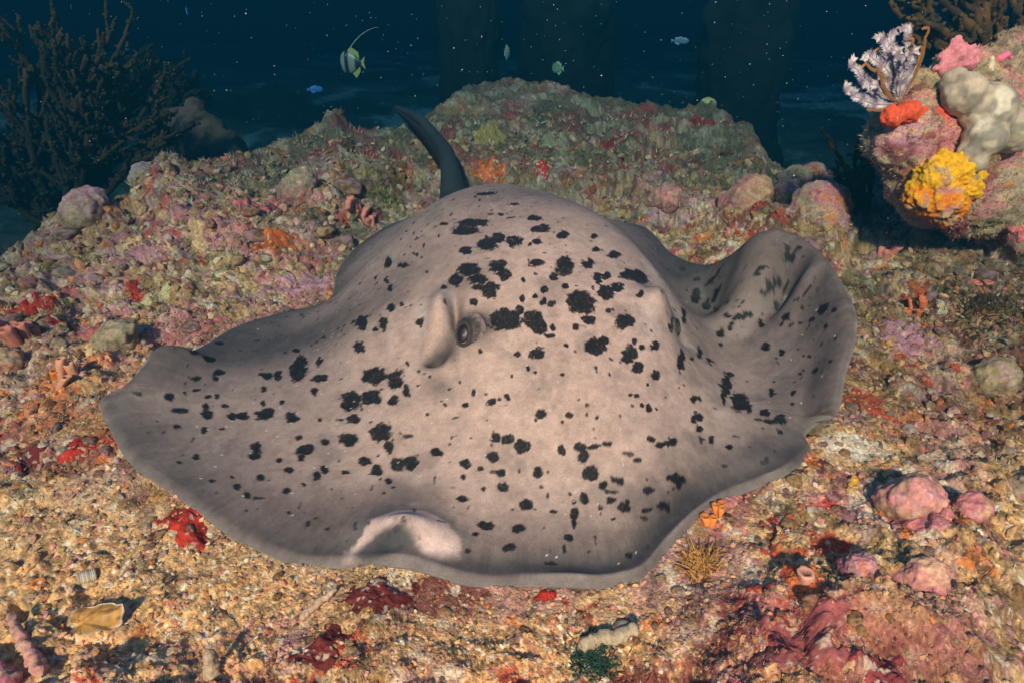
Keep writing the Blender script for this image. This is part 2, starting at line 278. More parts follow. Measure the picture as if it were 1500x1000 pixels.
SPOTS = [(-0.3729, 1.4420, 0.0202, -0.0180, 0.0074, -0.0378), (-0.3576, 1.3448, 0.0152, -0.0072, 0.0037, -0.0216), (-0.3266, 1.3808, 0.0088, -0.0054, 0.0013, -0.0090), (-0.3079, 1.3880, 0.0113, -0.0072, 0.0036, -0.0252), (-0.2961, 1.4420, 0.0118, -0.0090, 0.0027, -0.0180), (-0.3444, 1.7050, 0.0110, -0.0108, 0.0050, -0.0324), (-0.2929, 1.6420, 0.0186, -0.0162, 0.0019, -0.0144), (-0.3328, 1.6095, 0.0075, -0.0072, 0.0038, -0.0234), (-0.3137, 1.5501, 0.0088, -0.0090, 0.0026, -0.0162), (-0.2118, 1.3448, 0.0102, -0.0054, 0.0013, -0.0126), (-0.3031, 1.2439, 0.0306, -0.0126, 0.0038, -0.0252), (-0.2540, 1.2097, 0.0205, -0.0090, 0.0035, -0.0270), (-0.2241, 1.1718, 0.0079, -0.0036, 0.0019, -0.0162), (-0.2497, 1.1574, 0.0113, -0.0036, 0.0016, -0.0126), (-0.3491, 1.1935, 0.0243, -0.0072, 0.0054, -0.0288), (-0.3041, 1.1845, 0.0242, -0.0090, 0.0035, -0.0216), (-0.3344, 1.1412, 0.0178, -0.0036, 0.0018, -0.0108), (-0.2675, 1.0890, 0.0208, -0.0054, 0.0027, -0.0198), (-0.2461, 1.0530, 0.0104, -0.0018, 0.0017, -0.0126), (-0.3377, 1.0926, 0.0203, -0.0054, 0.0035, -0.0180), (-0.1470, 1.0260, 0.0114, -0.0018, 0.0007, -0.0090), (-0.2298, 1.2421, 0.0051, -0.0036, 0.0009, -0.0072), (-0.0630, 1.5663, 0.0243, -0.0108, 0.0011, -0.0342), (0.0057, 1.5555, 0.0198, -0.0036, -0.0001, -0.0270), (-0.0346, 1.5861, 0.0208, -0.0072, 0.0005, -0.0288), (-0.1150, 1.5663, 0.0180, -0.0126, 0.0012, -0.0216), (-0.1244, 1.6780, 0.0376, -0.0234, 0.0014, -0.0252), (0.0729, 1.6131, 0.0234, 0.0018, -0.0007, -0.0198), (0.1300, 1.5915, 0.0148, 0.0036, -0.0011, -0.0180), (0.0623, 1.5519, 0.0102, 0.0000, -0.0004, -0.0126), (0.0450, 1.5393, 0.0045, 0.0000, -0.0002, -0.0090), (0.0598, 1.4672, 0.0153, 0.0018, -0.0005, -0.0162), (0.1275, 1.4600, 0.0233, 0.0054, -0.0024, -0.0378), (0.0983, 1.4186, 0.0117, 0.0000, -0.0009, -0.0180), (0.1871, 1.4835, 0.0175, 0.0072, -0.0024, -0.0252), (0.2113, 1.5573, 0.0091, 0.0036, -0.0014, -0.0144), (0.2115, 1.6185, 0.0127, 0.0072, -0.0012, -0.0126), (0.2576, 1.5537, 0.0179, 0.0108, -0.0022, -0.0180), (0.0264, 1.4042, 0.0053, 0.0000, -0.0001, -0.0090), (-0.1038, 1.4654, 0.0280, -0.0126, 0.0014, -0.0270), (-0.0798, 1.4168, 0.0215, -0.0054, 0.0005, -0.0144), (-0.1325, 1.4402, 0.0170, -0.0090, 0.0014, -0.0216), (-0.1590, 1.4258, 0.0085, -0.0036, 0.0010, -0.0126), (-0.0325, 1.4564, 0.0217, -0.0018, 0.0004, -0.0252), (-0.0187, 1.4258, 0.0187, -0.0018, 0.0002, -0.0198), (-0.0519, 1.3664, 0.0182, -0.0036, 0.0005, -0.0180), (-0.0577, 1.3880, 0.0316, -0.0054, 0.0003, -0.0126), (-0.0877, 1.3484, 0.0105, -0.0036, 0.0005, -0.0108), (0.0230, 1.3412, 0.0092, 0.0000, -0.0001, -0.0126), (0.0513, 1.3466, 0.0062, 0.0000, -0.0002, -0.0072), (0.0725, 1.3682, 0.0094, 0.0018, -0.0004, -0.0126), (0.0687, 1.3304, 0.0081, 0.0000, -0.0004, -0.0108), (0.0862, 1.3231, 0.0071, 0.0000, -0.0004, -0.0090), (0.0177, 1.3123, 0.0090, -0.0018, -0.0001, -0.0126), (-0.0125, 1.2835, 0.0373, -0.0018, 0.0002, -0.0288), (0.0449, 1.2871, 0.0199, 0.0000, -0.0005, -0.0234), (0.0592, 1.2637, 0.0173, 0.0000, -0.0005, -0.0198), (0.0912, 1.2619, 0.0073, -0.0018, -0.0004, -0.0090), (0.0806, 1.2421, 0.0122, 0.0000, -0.0002, -0.0072), (0.0502, 1.1989, 0.0167, 0.0000, -0.0003, -0.0126), (0.0120, 1.1989, 0.0077, 0.0000, -0.0000, -0.0072), (0.1556, 1.3340, 0.0334, 0.0018, -0.0026, -0.0342), (0.2162, 1.3736, 0.0215, 0.0036, -0.0029, -0.0270), (0.2426, 1.3952, 0.0198, 0.0072, -0.0025, -0.0198), (0.2209, 1.4384, 0.0141, 0.0036, -0.0019, -0.0162), (0.1984, 1.4312, 0.0102, 0.0036, -0.0016, -0.0162), (0.2016, 1.4096, 0.0077, 0.0018, -0.0013, -0.0126), (0.2814, 1.4744, 0.0234, 0.0198, -0.0036, -0.0234), (0.3071, 1.4907, 0.0291, 0.0306, -0.0048, -0.0288), (0.3184, 1.4871, 0.0194, 0.0216, -0.0063, -0.0360), (0.2944, 1.3808, 0.0091, 0.0054, -0.0023, -0.0144), (0.1694, 1.2853, 0.0174, 0.0000, -0.0012, -0.0144), (0.1381, 1.2637, 0.0079, 0.0000, -0.0006, -0.0090), (0.2150, 1.3141, 0.0064, 0.0018, -0.0007, -0.0072), (0.2448, 1.2871, 0.0221, 0.0054, -0.0028, -0.0234), (0.1758, 1.2133, 0.0234, 0.0018, -0.0019, -0.0234), (0.1969, 1.2331, 0.0097, 0.0000, -0.0010, -0.0108), (0.2455, 1.2061, 0.0191, 0.0036, -0.0025, -0.0216), (0.2622, 1.1809, 0.0132, 0.0054, -0.0013, -0.0108), (0.2781, 1.2313, 0.0077, 0.0036, -0.0005, -0.0054), (0.3090, 1.2493, 0.0147, 0.0090, -0.0018, -0.0126), (0.2639, 1.2385, 0.0072, 0.0018, -0.0008, -0.0072), (0.3026, 1.1827, 0.0110, 0.0054, -0.0015, -0.0108), (0.2812, 1.1538, 0.0042, 0.0018, -0.0004, -0.0036), (0.1227, 1.3826, 0.0075, 0.0018, -0.0007, -0.0108), (0.1134, 1.2169, 0.0058, 0.0000, -0.0002, -0.0054), (0.1026, 1.1448, 0.0047, 0.0000, -0.0001, -0.0036), (0.0330, 1.1646, 0.0042, -0.0018, -0.0001, -0.0054), (0.0469, 1.1556, 0.0038, 0.0000, -0.0001, -0.0036), (0.0000, 1.1520, 0.0033, 0.0000, 0.0000, -0.0036), (-0.0946, 1.1106, 0.0061, -0.0018, 0.0002, -0.0054), (-0.0790, 1.1286, 0.0042, 0.0000, 0.0003, -0.0072), (-0.1089, 1.1646, 0.0035, -0.0018, 0.0002, -0.0036), (-0.0412, 1.1016, 0.0101, 0.0000, 0.0001, -0.0072), (-0.0252, 1.1052, 0.0046, 0.0000, 0.0000, -0.0036), (-0.0101, 1.1088, 0.0064, -0.0018, 0.0000, -0.0072), (0.0586, 1.0710, 0.0099, 0.0000, -0.0002, -0.0090), (0.0471, 1.0620, 0.0031, 0.0000, -0.0001, -0.0036), (0.1123, 1.0656, 0.0090, 0.0000, -0.0002, -0.0054), (0.0984, 1.0548, 0.0036, 0.0000, -0.0002, -0.0036), (0.1656, 1.0584, 0.0040, 0.0000, -0.0003, -0.0036), (-0.1374, 1.1250, 0.0044, -0.0018, 0.0002, -0.0036), (-0.0311, 1.0350, 0.0111, 0.0000, 0.0002, -0.0108), (-0.0088, 1.0296, 0.0124, 0.0000, 0.0000, -0.0108), (0.0198, 1.0169, 0.0141, 0.0000, -0.0001, -0.0126), (0.2401, 1.1160, 0.0069, 0.0018, -0.0004, -0.0036), (0.2532, 1.1178, 0.0060, 0.0018, -0.0006, -0.0054), (0.2621, 1.1016, 0.0050, 0.0018, -0.0008, -0.0054), (0.2764, 1.1016, 0.0074, 0.0036, -0.0013, -0.0090), (0.2713, 1.0350, 0.0090, 0.0036, -0.0012, -0.0072), (0.2884, 1.0314, 0.0105, 0.0054, -0.0011, -0.0072), (0.3137, 1.0494, 0.0154, 0.0090, -0.0015, -0.0090), (0.1315, 1.0115, 0.0129, -0.0018, -0.0006, -0.0090), (0.1554, 1.0115, 0.0123, 0.0000, -0.0003, -0.0054), (0.1799, 1.0169, 0.0110, 0.0000, -0.0004, -0.0054), (0.0964, 1.0079, 0.0086, -0.0018, -0.0005, -0.0090), (0.2074, 1.1899, 0.0038, 0.0000, -0.0003, -0.0036), (0.1340, 1.0908, 0.0032, 0.0000, -0.0000, -0.0018), (-0.0496, 1.0674, 0.0023, 0.0000, 0.0000, -0.0018), (0.3761, 1.2709, 0.0088, 0.0090, -0.0066, -0.0342), (0.3701, 1.3574, 0.0086, 0.0133, -0.0058, -0.0288), (-0.0676, 1.2115, 0.0049, -0.0018, 0.0002, -0.0054), (0.3563, 1.4636, 0.0118, 0.0162, -0.0033, -0.0162), (-0.5095, 1.3412, 0.0250, -0.0090, 0.0123, -0.0450), (-0.5580, 1.3340, 0.0123, -0.0036, 0.0062, -0.0198), (-0.5917, 1.3430, 0.0187, -0.0054, 0.0042, -0.0126), (-0.4430, 1.2871, 0.0207, -0.0072, 0.0039, -0.0162), (-0.4466, 1.2457, 0.0115, -0.0036, 0.0034, -0.0144), (-0.5150, 1.3808, 0.0165, -0.0072, 0.0077, -0.0270), (-0.7078, 1.3538, 0.0137, 0.0054, 0.0039, -0.0108), (-0.7053, 1.3322, 0.0072, 0.0018, 0.0026, -0.0072), (-0.7463, 1.3195, 0.0121, 0.0072, 0.0023, -0.0072), (-0.7337, 1.2835, 0.0075, 0.0036, 0.0017, -0.0054), (-0.7737, 1.2457, 0.0091, 0.0036, 0.0040, -0.0108), (-0.7498, 1.2655, 0.0042, 0.0000, 0.0020, -0.0054), (-0.7009, 1.2691, 0.0085, 0.0018, 0.0026, -0.0072), (-0.6808, 1.2709, 0.0063, 0.0000, 0.0032, -0.0090), (-0.6907, 1.2349, 0.0072, 0.0000, 0.0041, -0.0108), (-0.6507, 1.2385, 0.0077, 0.0000, 0.0025, -0.0072), (-0.7397, 1.2133, 0.0182, 0.0036, 0.0037, -0.0090), (-0.6787, 1.2097, 0.0127, 0.0000, 0.0057, -0.0144), (-0.6223, 1.2025, 0.0126, 0.0000, 0.0043, -0.0126), (-0.5998, 1.2043, 0.0150, -0.0018, 0.0050, -0.0144), (-0.5509, 1.1971, 0.0217, -0.0036, 0.0051, -0.0162), (-0.4784, 1.1773, 0.0153, -0.0036, 0.0045, -0.0162), (-0.5360, 1.2079, 0.0099, -0.0018, 0.0037, -0.0126), (-0.5638, 1.2385, 0.0070, -0.0018, 0.0028, -0.0090), (-0.5791, 1.2871, 0.0082, -0.0018, 0.0041, -0.0126), (-0.6660, 1.1574, 0.0069, 0.0000, 0.0043, -0.0108), (-0.7279, 1.1664, 0.0089, 0.0000, 0.0030, -0.0072), (-0.4476, 1.1178, 0.0086, 0.0000, 0.0018, -0.0072), (-0.4127, 1.1574, 0.0049, 0.0000, 0.0011, -0.0054), (-0.4258, 1.0800, 0.0194, -0.0018, 0.0036, -0.0144), (-0.3862, 1.0944, 0.0091, -0.0018, 0.0024, -0.0108), (-0.5338, 1.0962, 0.0113, -0.0018, 0.0052, -0.0162), (-0.7432, 1.3934, 0.0121, 0.0090, 0.0035, -0.0090), (-0.7695, 1.3844, 0.0060, 0.0072, 0.0030, -0.0072), (-0.7478, 1.4690, 0.0089, 0.0054, 0.0018, -0.0054), (-0.5439, 1.4384, 0.0106, -0.0054, 0.0033, -0.0108), (-0.4613, 1.3520, 0.0088, -0.0036, 0.0048, -0.0198), (-0.5162, 1.2295, 0.0069, -0.0018, 0.0026, -0.0090), (0.7395, 1.6348, 0.0171, -0.0090, 0.0011, -0.0054), (0.5914, 1.7789, 0.0171, -0.0090, 0.0001, -0.0040), (0.5463, 1.7716, 0.0135, 0.0000, -0.0026, -0.0180), (0.5738, 1.7500, 0.0115, -0.0018, -0.0017, -0.0108), (0.5962, 1.7500, 0.0088, -0.0036, -0.0008, -0.0072), (0.5867, 1.7032, -0.0003, -0.0234, -0.0067, -0.0226), (0.6900, 1.6239, 0.0165, -0.0018, 0.0004, -0.0046), (0.7032, 1.6258, 0.0172, 0.0000, 0.0008, -0.0030), (0.5973, 1.6348, 0.0087, -0.0072, -0.0010, -0.0054), (0.6195, 1.6167, 0.0111, -0.0036, -0.0004, -0.0054), (0.6434, 1.6077, 0.0152, -0.0054, -0.0003, -0.0054), (0.6719, 1.5753, 0.0048, -0.0144, -0.0026, -0.0090), (0.5690, 1.5861, 0.0131, 0.0018, -0.0046, -0.0180), (0.6045, 1.6095, 0.0056, -0.0018, -0.0009, -0.0054), (0.6002, 1.6005, 0.0056, -0.0018, -0.0016, -0.0072), (0.5536, 1.5303, 0.0080, 0.0054, -0.0042, -0.0144), (0.7049, 1.5123, 0.0045, -0.0090, -0.0023, -0.0090), (0.6519, 1.4744, 0.0068, -0.0108, -0.0050, -0.0162), (0.6678, 1.4168, 0.0042, -0.0090, -0.0041, -0.0126), (0.7164, 1.6005, 0.0061, 0.0000, -0.0011, -0.0054), (0.7116, 1.6095, 0.0049, 0.0000, -0.0006, -0.0036), (0.7325, 1.5195, 0.0089, -0.0054, 0.0002, -0.0023), (0.7509, 1.5141, 0.0106, -0.0018, 0.0002, -0.0023), (0.7458, 1.4222, 0.0023, -0.0144, -0.0055, -0.0144), (0.7331, 1.4366, 0.0030, -0.0072, -0.0030, -0.0090), (0.7308, 1.6131, 0.0084, -0.0018, 0.0003, -0.0024), (0.7526, 1.3790, 0.0024, -0.0054, -0.0025, -0.0072), (0.7308, 1.3105, 0.0021, -0.0036, -0.0021, -0.0072), (0.6899, 1.2799, 0.0023, -0.0054, -0.0029, -0.0090), (0.6083, 1.2961, 0.0058, -0.0036, -0.0051, -0.0144), (0.6422, 1.2619, 0.0044, -0.0036, -0.0031, -0.0090), (0.4562, 1.3880, 0.0138, 0.0180, -0.0101, -0.0378), (0.4841, 1.3862, 0.0094, 0.0108, -0.0055, -0.0198), (0.4137, 1.3069, 0.0087, 0.0108, -0.0026, -0.0108), (0.5076, 1.3195, 0.0171, 0.0090, -0.0165, -0.0540), (0.4790, 1.2439, 0.0105, 0.0072, -0.0083, -0.0288), (0.5203, 1.2529, 0.0205, 0.0054, -0.0142, -0.0450), (0.5327, 1.2331, 0.0093, 0.0000, -0.0088, -0.0270), (0.5364, 1.3772, 0.0111, 0.0054, -0.0032, -0.0108), (0.5624, 1.2079, 0.0083, -0.0018, -0.0047, -0.0144), (0.5661, 1.1809, 0.0140, 0.0000, -0.0025, -0.0090), (0.5867, 1.1845, 0.0159, 0.0018, -0.0024, -0.0090), (0.5810, 1.1538, 0.0074, 0.0000, -0.0018, -0.0054), (0.3909, 1.1376, 0.0176, 0.0090, -0.0022, -0.0108), (0.3917, 1.1160, 0.0084, 0.0036, -0.0020, -0.0090), (0.3975, 1.1827, 0.0154, 0.0090, -0.0019, -0.0090), (0.4129, 1.0980, 0.0078, 0.0018, -0.0021, -0.0090), (0.4489, 1.0872, 0.0078, 0.0018, -0.0023, -0.0090), (0.6288, 1.2277, 0.0032, -0.0018, -0.0018, -0.0054), (0.6927, 1.3538, 0.0014, -0.0036, -0.0011, -0.0036), (0.6990, 1.3394, 0.0019, -0.0036, -0.0019, -0.0054), (0.6802, 1.3141, 0.0013, -0.0036, -0.0020, -0.0054), (0.6717, 1.3087, 0.0024, -0.0036, -0.0017, -0.0054), (0.4412, 1.5141, 0.0115, 0.0176, -0.0094, -0.0432), (0.3790, 1.2565, 0.0098, 0.0090, -0.0062, -0.0324), (0.6038, 1.6708, 0.0025, -0.0072, -0.0011, -0.0054), (0.6197, 1.6474, 0.0037, -0.0036, 0.0003, -0.0025), (0.6339, 1.6330, 0.0043, -0.0018, 0.0003, -0.0025), (0.6261, 1.6312, 0.0037, -0.0018, 0.0001, -0.0022), (0.7065, 1.2565, 0.0020, -0.0036, -0.0020, -0.0054), (0.7337, 1.3646, 0.0024, -0.0054, -0.0015, -0.0054), (0.6757, 1.6456, 0.0169, -0.0036, 0.0008, -0.0030), (0.7607, 1.6095, 0.0029, -0.0090, 0.0001, -0.0021), (-0.2914, 1.0314, 0.0140, -0.0018, 0.0017, -0.0108), (-0.3266, 1.0115, 0.0086, -0.0018, 0.0011, -0.0054), (-0.2646, 1.0061, 0.0111, -0.0018, 0.0021, -0.0126), (-0.2253, 1.0151, 0.0160, -0.0018, 0.0018, -0.0144), (-0.1983, 1.0151, 0.0149, -0.0036, 0.0016, -0.0144), (-0.2367, 0.9791, 0.0061, 0.0000, 0.0010, -0.0072), (-0.0893, 0.9917, 0.0110, -0.0018, 0.0004, -0.0090), (-0.0605, 0.9791, 0.0052, 0.0000, 0.0001, -0.0036), (-0.0910, 0.9647, 0.0060, 0.0000, 0.0002, -0.0054), (-0.0215, 0.9719, 0.0086, 0.0000, 0.0001, -0.0072), (-0.0170, 0.9485, 0.0128, 0.0000, 0.0001, -0.0090), (-0.0530, 0.9431, 0.0042, 0.0000, 0.0001, -0.0036), (-0.0371, 0.9989, 0.0109, 0.0000, 0.0001, -0.0090), (0.0495, 0.9701, 0.0095, 0.0000, -0.0003, -0.0090), (-0.0902, 0.9251, 0.0116, 0.0018, 0.0004, -0.0072), (-0.0469, 0.8765, 0.0131, 0.0000, 0.0003, -0.0090), (-0.0643, 0.8566, 0.0059, 0.0018, 0.0001, -0.0036), (0.0251, 0.9161, 0.0125, 0.0000, -0.0002, -0.0108), (0.0122, 0.8710, 0.0106, 0.0000, -0.0001, -0.0090), (0.1369, 0.9953, 0.0113, 0.0000, -0.0008, -0.0108), (0.1457, 0.9665, 0.0171, 0.0000, -0.0007, -0.0108), (0.1979, 0.9539, 0.0128, 0.0000, -0.0007, -0.0072), (0.1696, 0.9467, 0.0085, 0.0000, -0.0007, -0.0072), (0.2387, 0.9899, 0.0087, 0.0000, -0.0007, -0.0054), (0.2545, 0.9413, 0.0115, 0.0018, -0.0008, -0.0054), (0.1320, 0.9233, 0.0084, 0.0000, -0.0007, -0.0090), (0.1129, 0.9179, 0.0042, 0.0000, -0.0004, -0.0054), (0.1134, 0.8963, 0.0091, 0.0000, -0.0008, -0.0108), (0.1121, 0.8783, 0.0057, 0.0000, -0.0008, -0.0108), (0.1817, 0.9197, 0.0104, 0.0000, -0.0008, -0.0072), (0.2055, 0.9071, 0.0100, 0.0000, -0.0012, -0.0090), (0.2123, 0.9179, 0.0050, 0.0000, -0.0007, -0.0054), (0.2455, 0.9071, 0.0105, 0.0018, -0.0007, -0.0054), (0.1822, 0.8855, 0.0061, 0.0018, -0.0001, -0.0018), (0.2820, 0.9215, 0.0138, 0.0036, -0.0007, -0.0054), (0.3135, 0.9791, 0.0198, 0.0072, -0.0018, -0.0108), (0.0980, 0.8494, 0.0088, 0.0000, -0.0004, -0.0072), (-0.0060, 0.8350, 0.0119, 0.0000, 0.0000, -0.0072), (0.0908, 0.8296, 0.0039, 0.0000, -0.0005, -0.0090), (0.2033, 0.8260, 0.0071, 0.0000, -0.0008, -0.0054), (0.0746, 0.9017, 0.0062, 0.0000, -0.0002, -0.0036), (0.0568, 0.8692, 0.0024, 0.0000, -0.0000, -0.0018), (0.0661, 0.8080, 0.0097, 0.0000, -0.0001, -0.0036), (-0.0769, 0.8278, 0.0059, 0.0000, 0.0002, -0.0036), (-0.6528, 1.0764, 0.0070, 0.0000, 0.0034, -0.0090), (-0.5908, 1.0061, 0.0081, 0.0000, 0.0011, -0.0036), (-0.5535, 1.0151, 0.0046, -0.0018, 0.0020, -0.0054), (-0.5355, 0.9899, 0.0067, 0.0000, 0.0033, -0.0090), (-0.5096, 0.9665, 0.0079, 0.0000, 0.0030, -0.0090), (-0.4995, 1.0133, 0.0076, -0.0018, 0.0029, -0.0090), (-0.4794, 1.0043, 0.0027, 0.0000, 0.0011, -0.0036), (-0.4347, 0.9755, 0.0079, 0.0000, 0.0018, -0.0072), (-0.4433, 1.0296, 0.0099, -0.0018, 0.0026, -0.0090), (-0.4732, 1.0584, 0.0056, 0.0000, 0.0020, -0.0072), (-0.5297, 1.0728, 0.0126, -0.0018, 0.0029, -0.0090), (-0.3853, 1.0097, 0.0081, 0.0000, 0.0027, -0.0108), (-0.3709, 1.0223, 0.0088, -0.0018, 0.0025, -0.0108), (-0.4053, 0.9899, 0.0043, -0.0018, 0.0015, -0.0054), (-0.4149, 0.9215, 0.0038, 0.0000, 0.0008, -0.0036), (-0.4982, 0.9323, 0.0030, 0.0000, 0.0012, -0.0036), (-0.4798, 0.9359, 0.0021, 0.0000, 0.0004, -0.0018), (-0.6770, 1.0566, 0.0046, 0.0000, 0.0026, -0.0054), (-0.4289, 1.0638, 0.0083, 0.0000, 0.0028, -0.0108), (-0.1045, 1.7086, 0.0439, -0.0252, 0.0011, -0.0234), (-0.0734, 1.8977, 0.0302, -0.0072, 0.0005, -0.0160), (0.0763, 1.6276, 0.0205, 0.0000, -0.0005, -0.0126), (0.0601, 1.6780, 0.0180, 0.0000, -0.0004, -0.0144), (-0.0308, 1.7212, 0.0087, -0.0036, 0.0002, -0.0108), (-0.1899, 1.7590, 0.0138, -0.0108, 0.0007, -0.0090), (0.0063, 1.7825, 0.0114, -0.0018, -0.0000, -0.0108)]
# bumps and hollows on the body: eye, spiracle and its valve, brow of the far eye, lifted fold of the margin
DENTS = [(-.094, 1.262, .034, .028, .032, 0), (-.166, 1.335, .044, .027, .058, .08), (-.126, 1.325, -.026, .012, .05, .1), (-.163, 1.242, -.055, .022, .020, 0),
         (-.205, 1.30, -.010, .02, .07, .1), (-.125, 1.18, -.014, .035, .05, 0), (.352, 1.40, .046, .036, .050, -.5), (.405, 1.39, -.03, .03, .06, -.3),
         (-.19, .845, .026, .070, .028, .06), (-.13, 1.10, -.016, .05, .07, 0), (.15, 1.12, .014, .09, .09, 0), (.22, 1.20, -.006, .03, .1, 0)]
SHADES = [(-.163, 1.240, .022, .020, 0, 2.0), (-.13, 1.235, .012, .03, .3, .8), (-.118, 1.33, .012, .05, .1, .7), (-.60, 1.50, .30, .14, .15, .95), (.60, 1.86, .22, .16, -.5, 1.1), (-.090, 1.272, .045, .042, 0, 1.6), (-.165, 1.225, .022, .022, 0, 1.2),  # painted shade in hollows and on averted wing parts, plus darker pigment
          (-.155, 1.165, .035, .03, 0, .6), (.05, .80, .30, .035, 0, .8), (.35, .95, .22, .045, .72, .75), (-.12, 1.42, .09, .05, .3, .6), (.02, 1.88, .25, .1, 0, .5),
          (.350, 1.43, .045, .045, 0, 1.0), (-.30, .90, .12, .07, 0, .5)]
LIGHTS = [(-.163, 1.375, .024, .032, .1, 1.0), (-.205, 1.36, .02, .06, .1, .6), (.30, 1.30, .03, .06, -.2, .5), (.385, 1.52, .02, .10, .35, .8)]  # painted light on the spiracle valve and the flanks facing the light
TAIL = [(-.17, 2.45, .10), (-.235, 2.62, .11), (-.255, 2.75, .206), (-.285, 2.90, .27), (-.345, 3.05, .30), (-.42, 3.20, .345), (-.485, 3.30, .36), (-.58, 3.45, .37)]
TAIL_R = [.075, .062, .044, .033, .027, .022, .017, .008]

EDGE = np.array(EDGE); BODY = np.array(BODY)
RC = np.array([0.02, 1.50])                      # middle of the disc

def spline_closed(p, n):
    """Catmull-Rom through closed points, n samples equally spaced along the length"""
    k = len(p); out = []
    for i in range(k):
        a, b, c, d = p[i - 1], p[i], p[(i + 1) % k], p[(i + 2) % k]
        t = np.linspace(0, 1, 40, endpoint=False)[:, None]
        out.append(.5 * (2 * b + (c - a) * t + (2 * a - 5 * b + 4 * c - d) * t ** 2 + (3 * b - a - 3 * c + d) * t ** 3))
    q = np.vstack(out)
    s = np.concatenate([[0], np.cumsum(np.linalg.norm(np.diff(np.vstack([q, q[:1]]), axis=0), axis=1))])
    qq = np.vstack([q, q[:1]])
    w = np.concatenate([[0], np.cumsum(np.diff(s) / (.35 + np.hypot(qq[1:, 0], qq[1:, 1])) )])   # finer where the margin faces the diver
    u = np.interp(np.linspace(0, w[-1], n, endpoint=False), w, s)
    return np.stack([np.interp(u, s, qq[:, i]) for i in range(3)], 1)

NA = 1000
RIM = spline_closed(EDGE, NA)
_k = np.vstack([EDGE, BODY])
_d = np.linalg.norm(_k[:, None, :2] - _k[None, :, :2], axis=2)
def _tps(r): return np.where(r > 0, r * r * np.log(np.maximum(r, 1e-9)), 0)
_n = len(_k)
_A = np.zeros((_n + 3, _n + 3)); _A[:_n, :_n] = _tps(_d) + np.eye(_n) * 2e-4
_A[:_n, _n] = 1; _A[:_n, _n + 1:] = _k[:, :2]; _A[_n, :_n] = 1; _A[_n + 1:, :_n] = _k[:, :2].T
_w = np.linalg.solve(_A, np.concatenate([_k[:, 2], [0, 0, 0]]))
def ray_base(x, y):
    z = np.full(x.shape, _w[_n]) + _w[_n + 1] * x + _w[_n + 2] * y
    for i in range(_n):
        z = z + _w[i] * _tps(np.hypot(x - _k[i, 0], y - _k[i, 1]))
    return z

def gauss(x, y, cx, cy, ax, ay, ang=0):
    c, s = math.cos(ang), math.sin(ang)
    u = (x - cx) * c + (y - cy) * s; v = -(x - cx) * s + (y - cy) * c
    return np.exp(-(u / ax) ** 2 - (v / ay) ** 2)

def ray_height(x, y):
    z = ray_base(x, y)
    z = z + 0.0035 * (fbm2(x * 9, y * 9, 3, 41) - .5) * 2
    for (cx, cy, a, ax, ay, ang) in DENTS:
        z = z + a * gauss(x, y, cx, cy, ax, ay, ang)
    return z

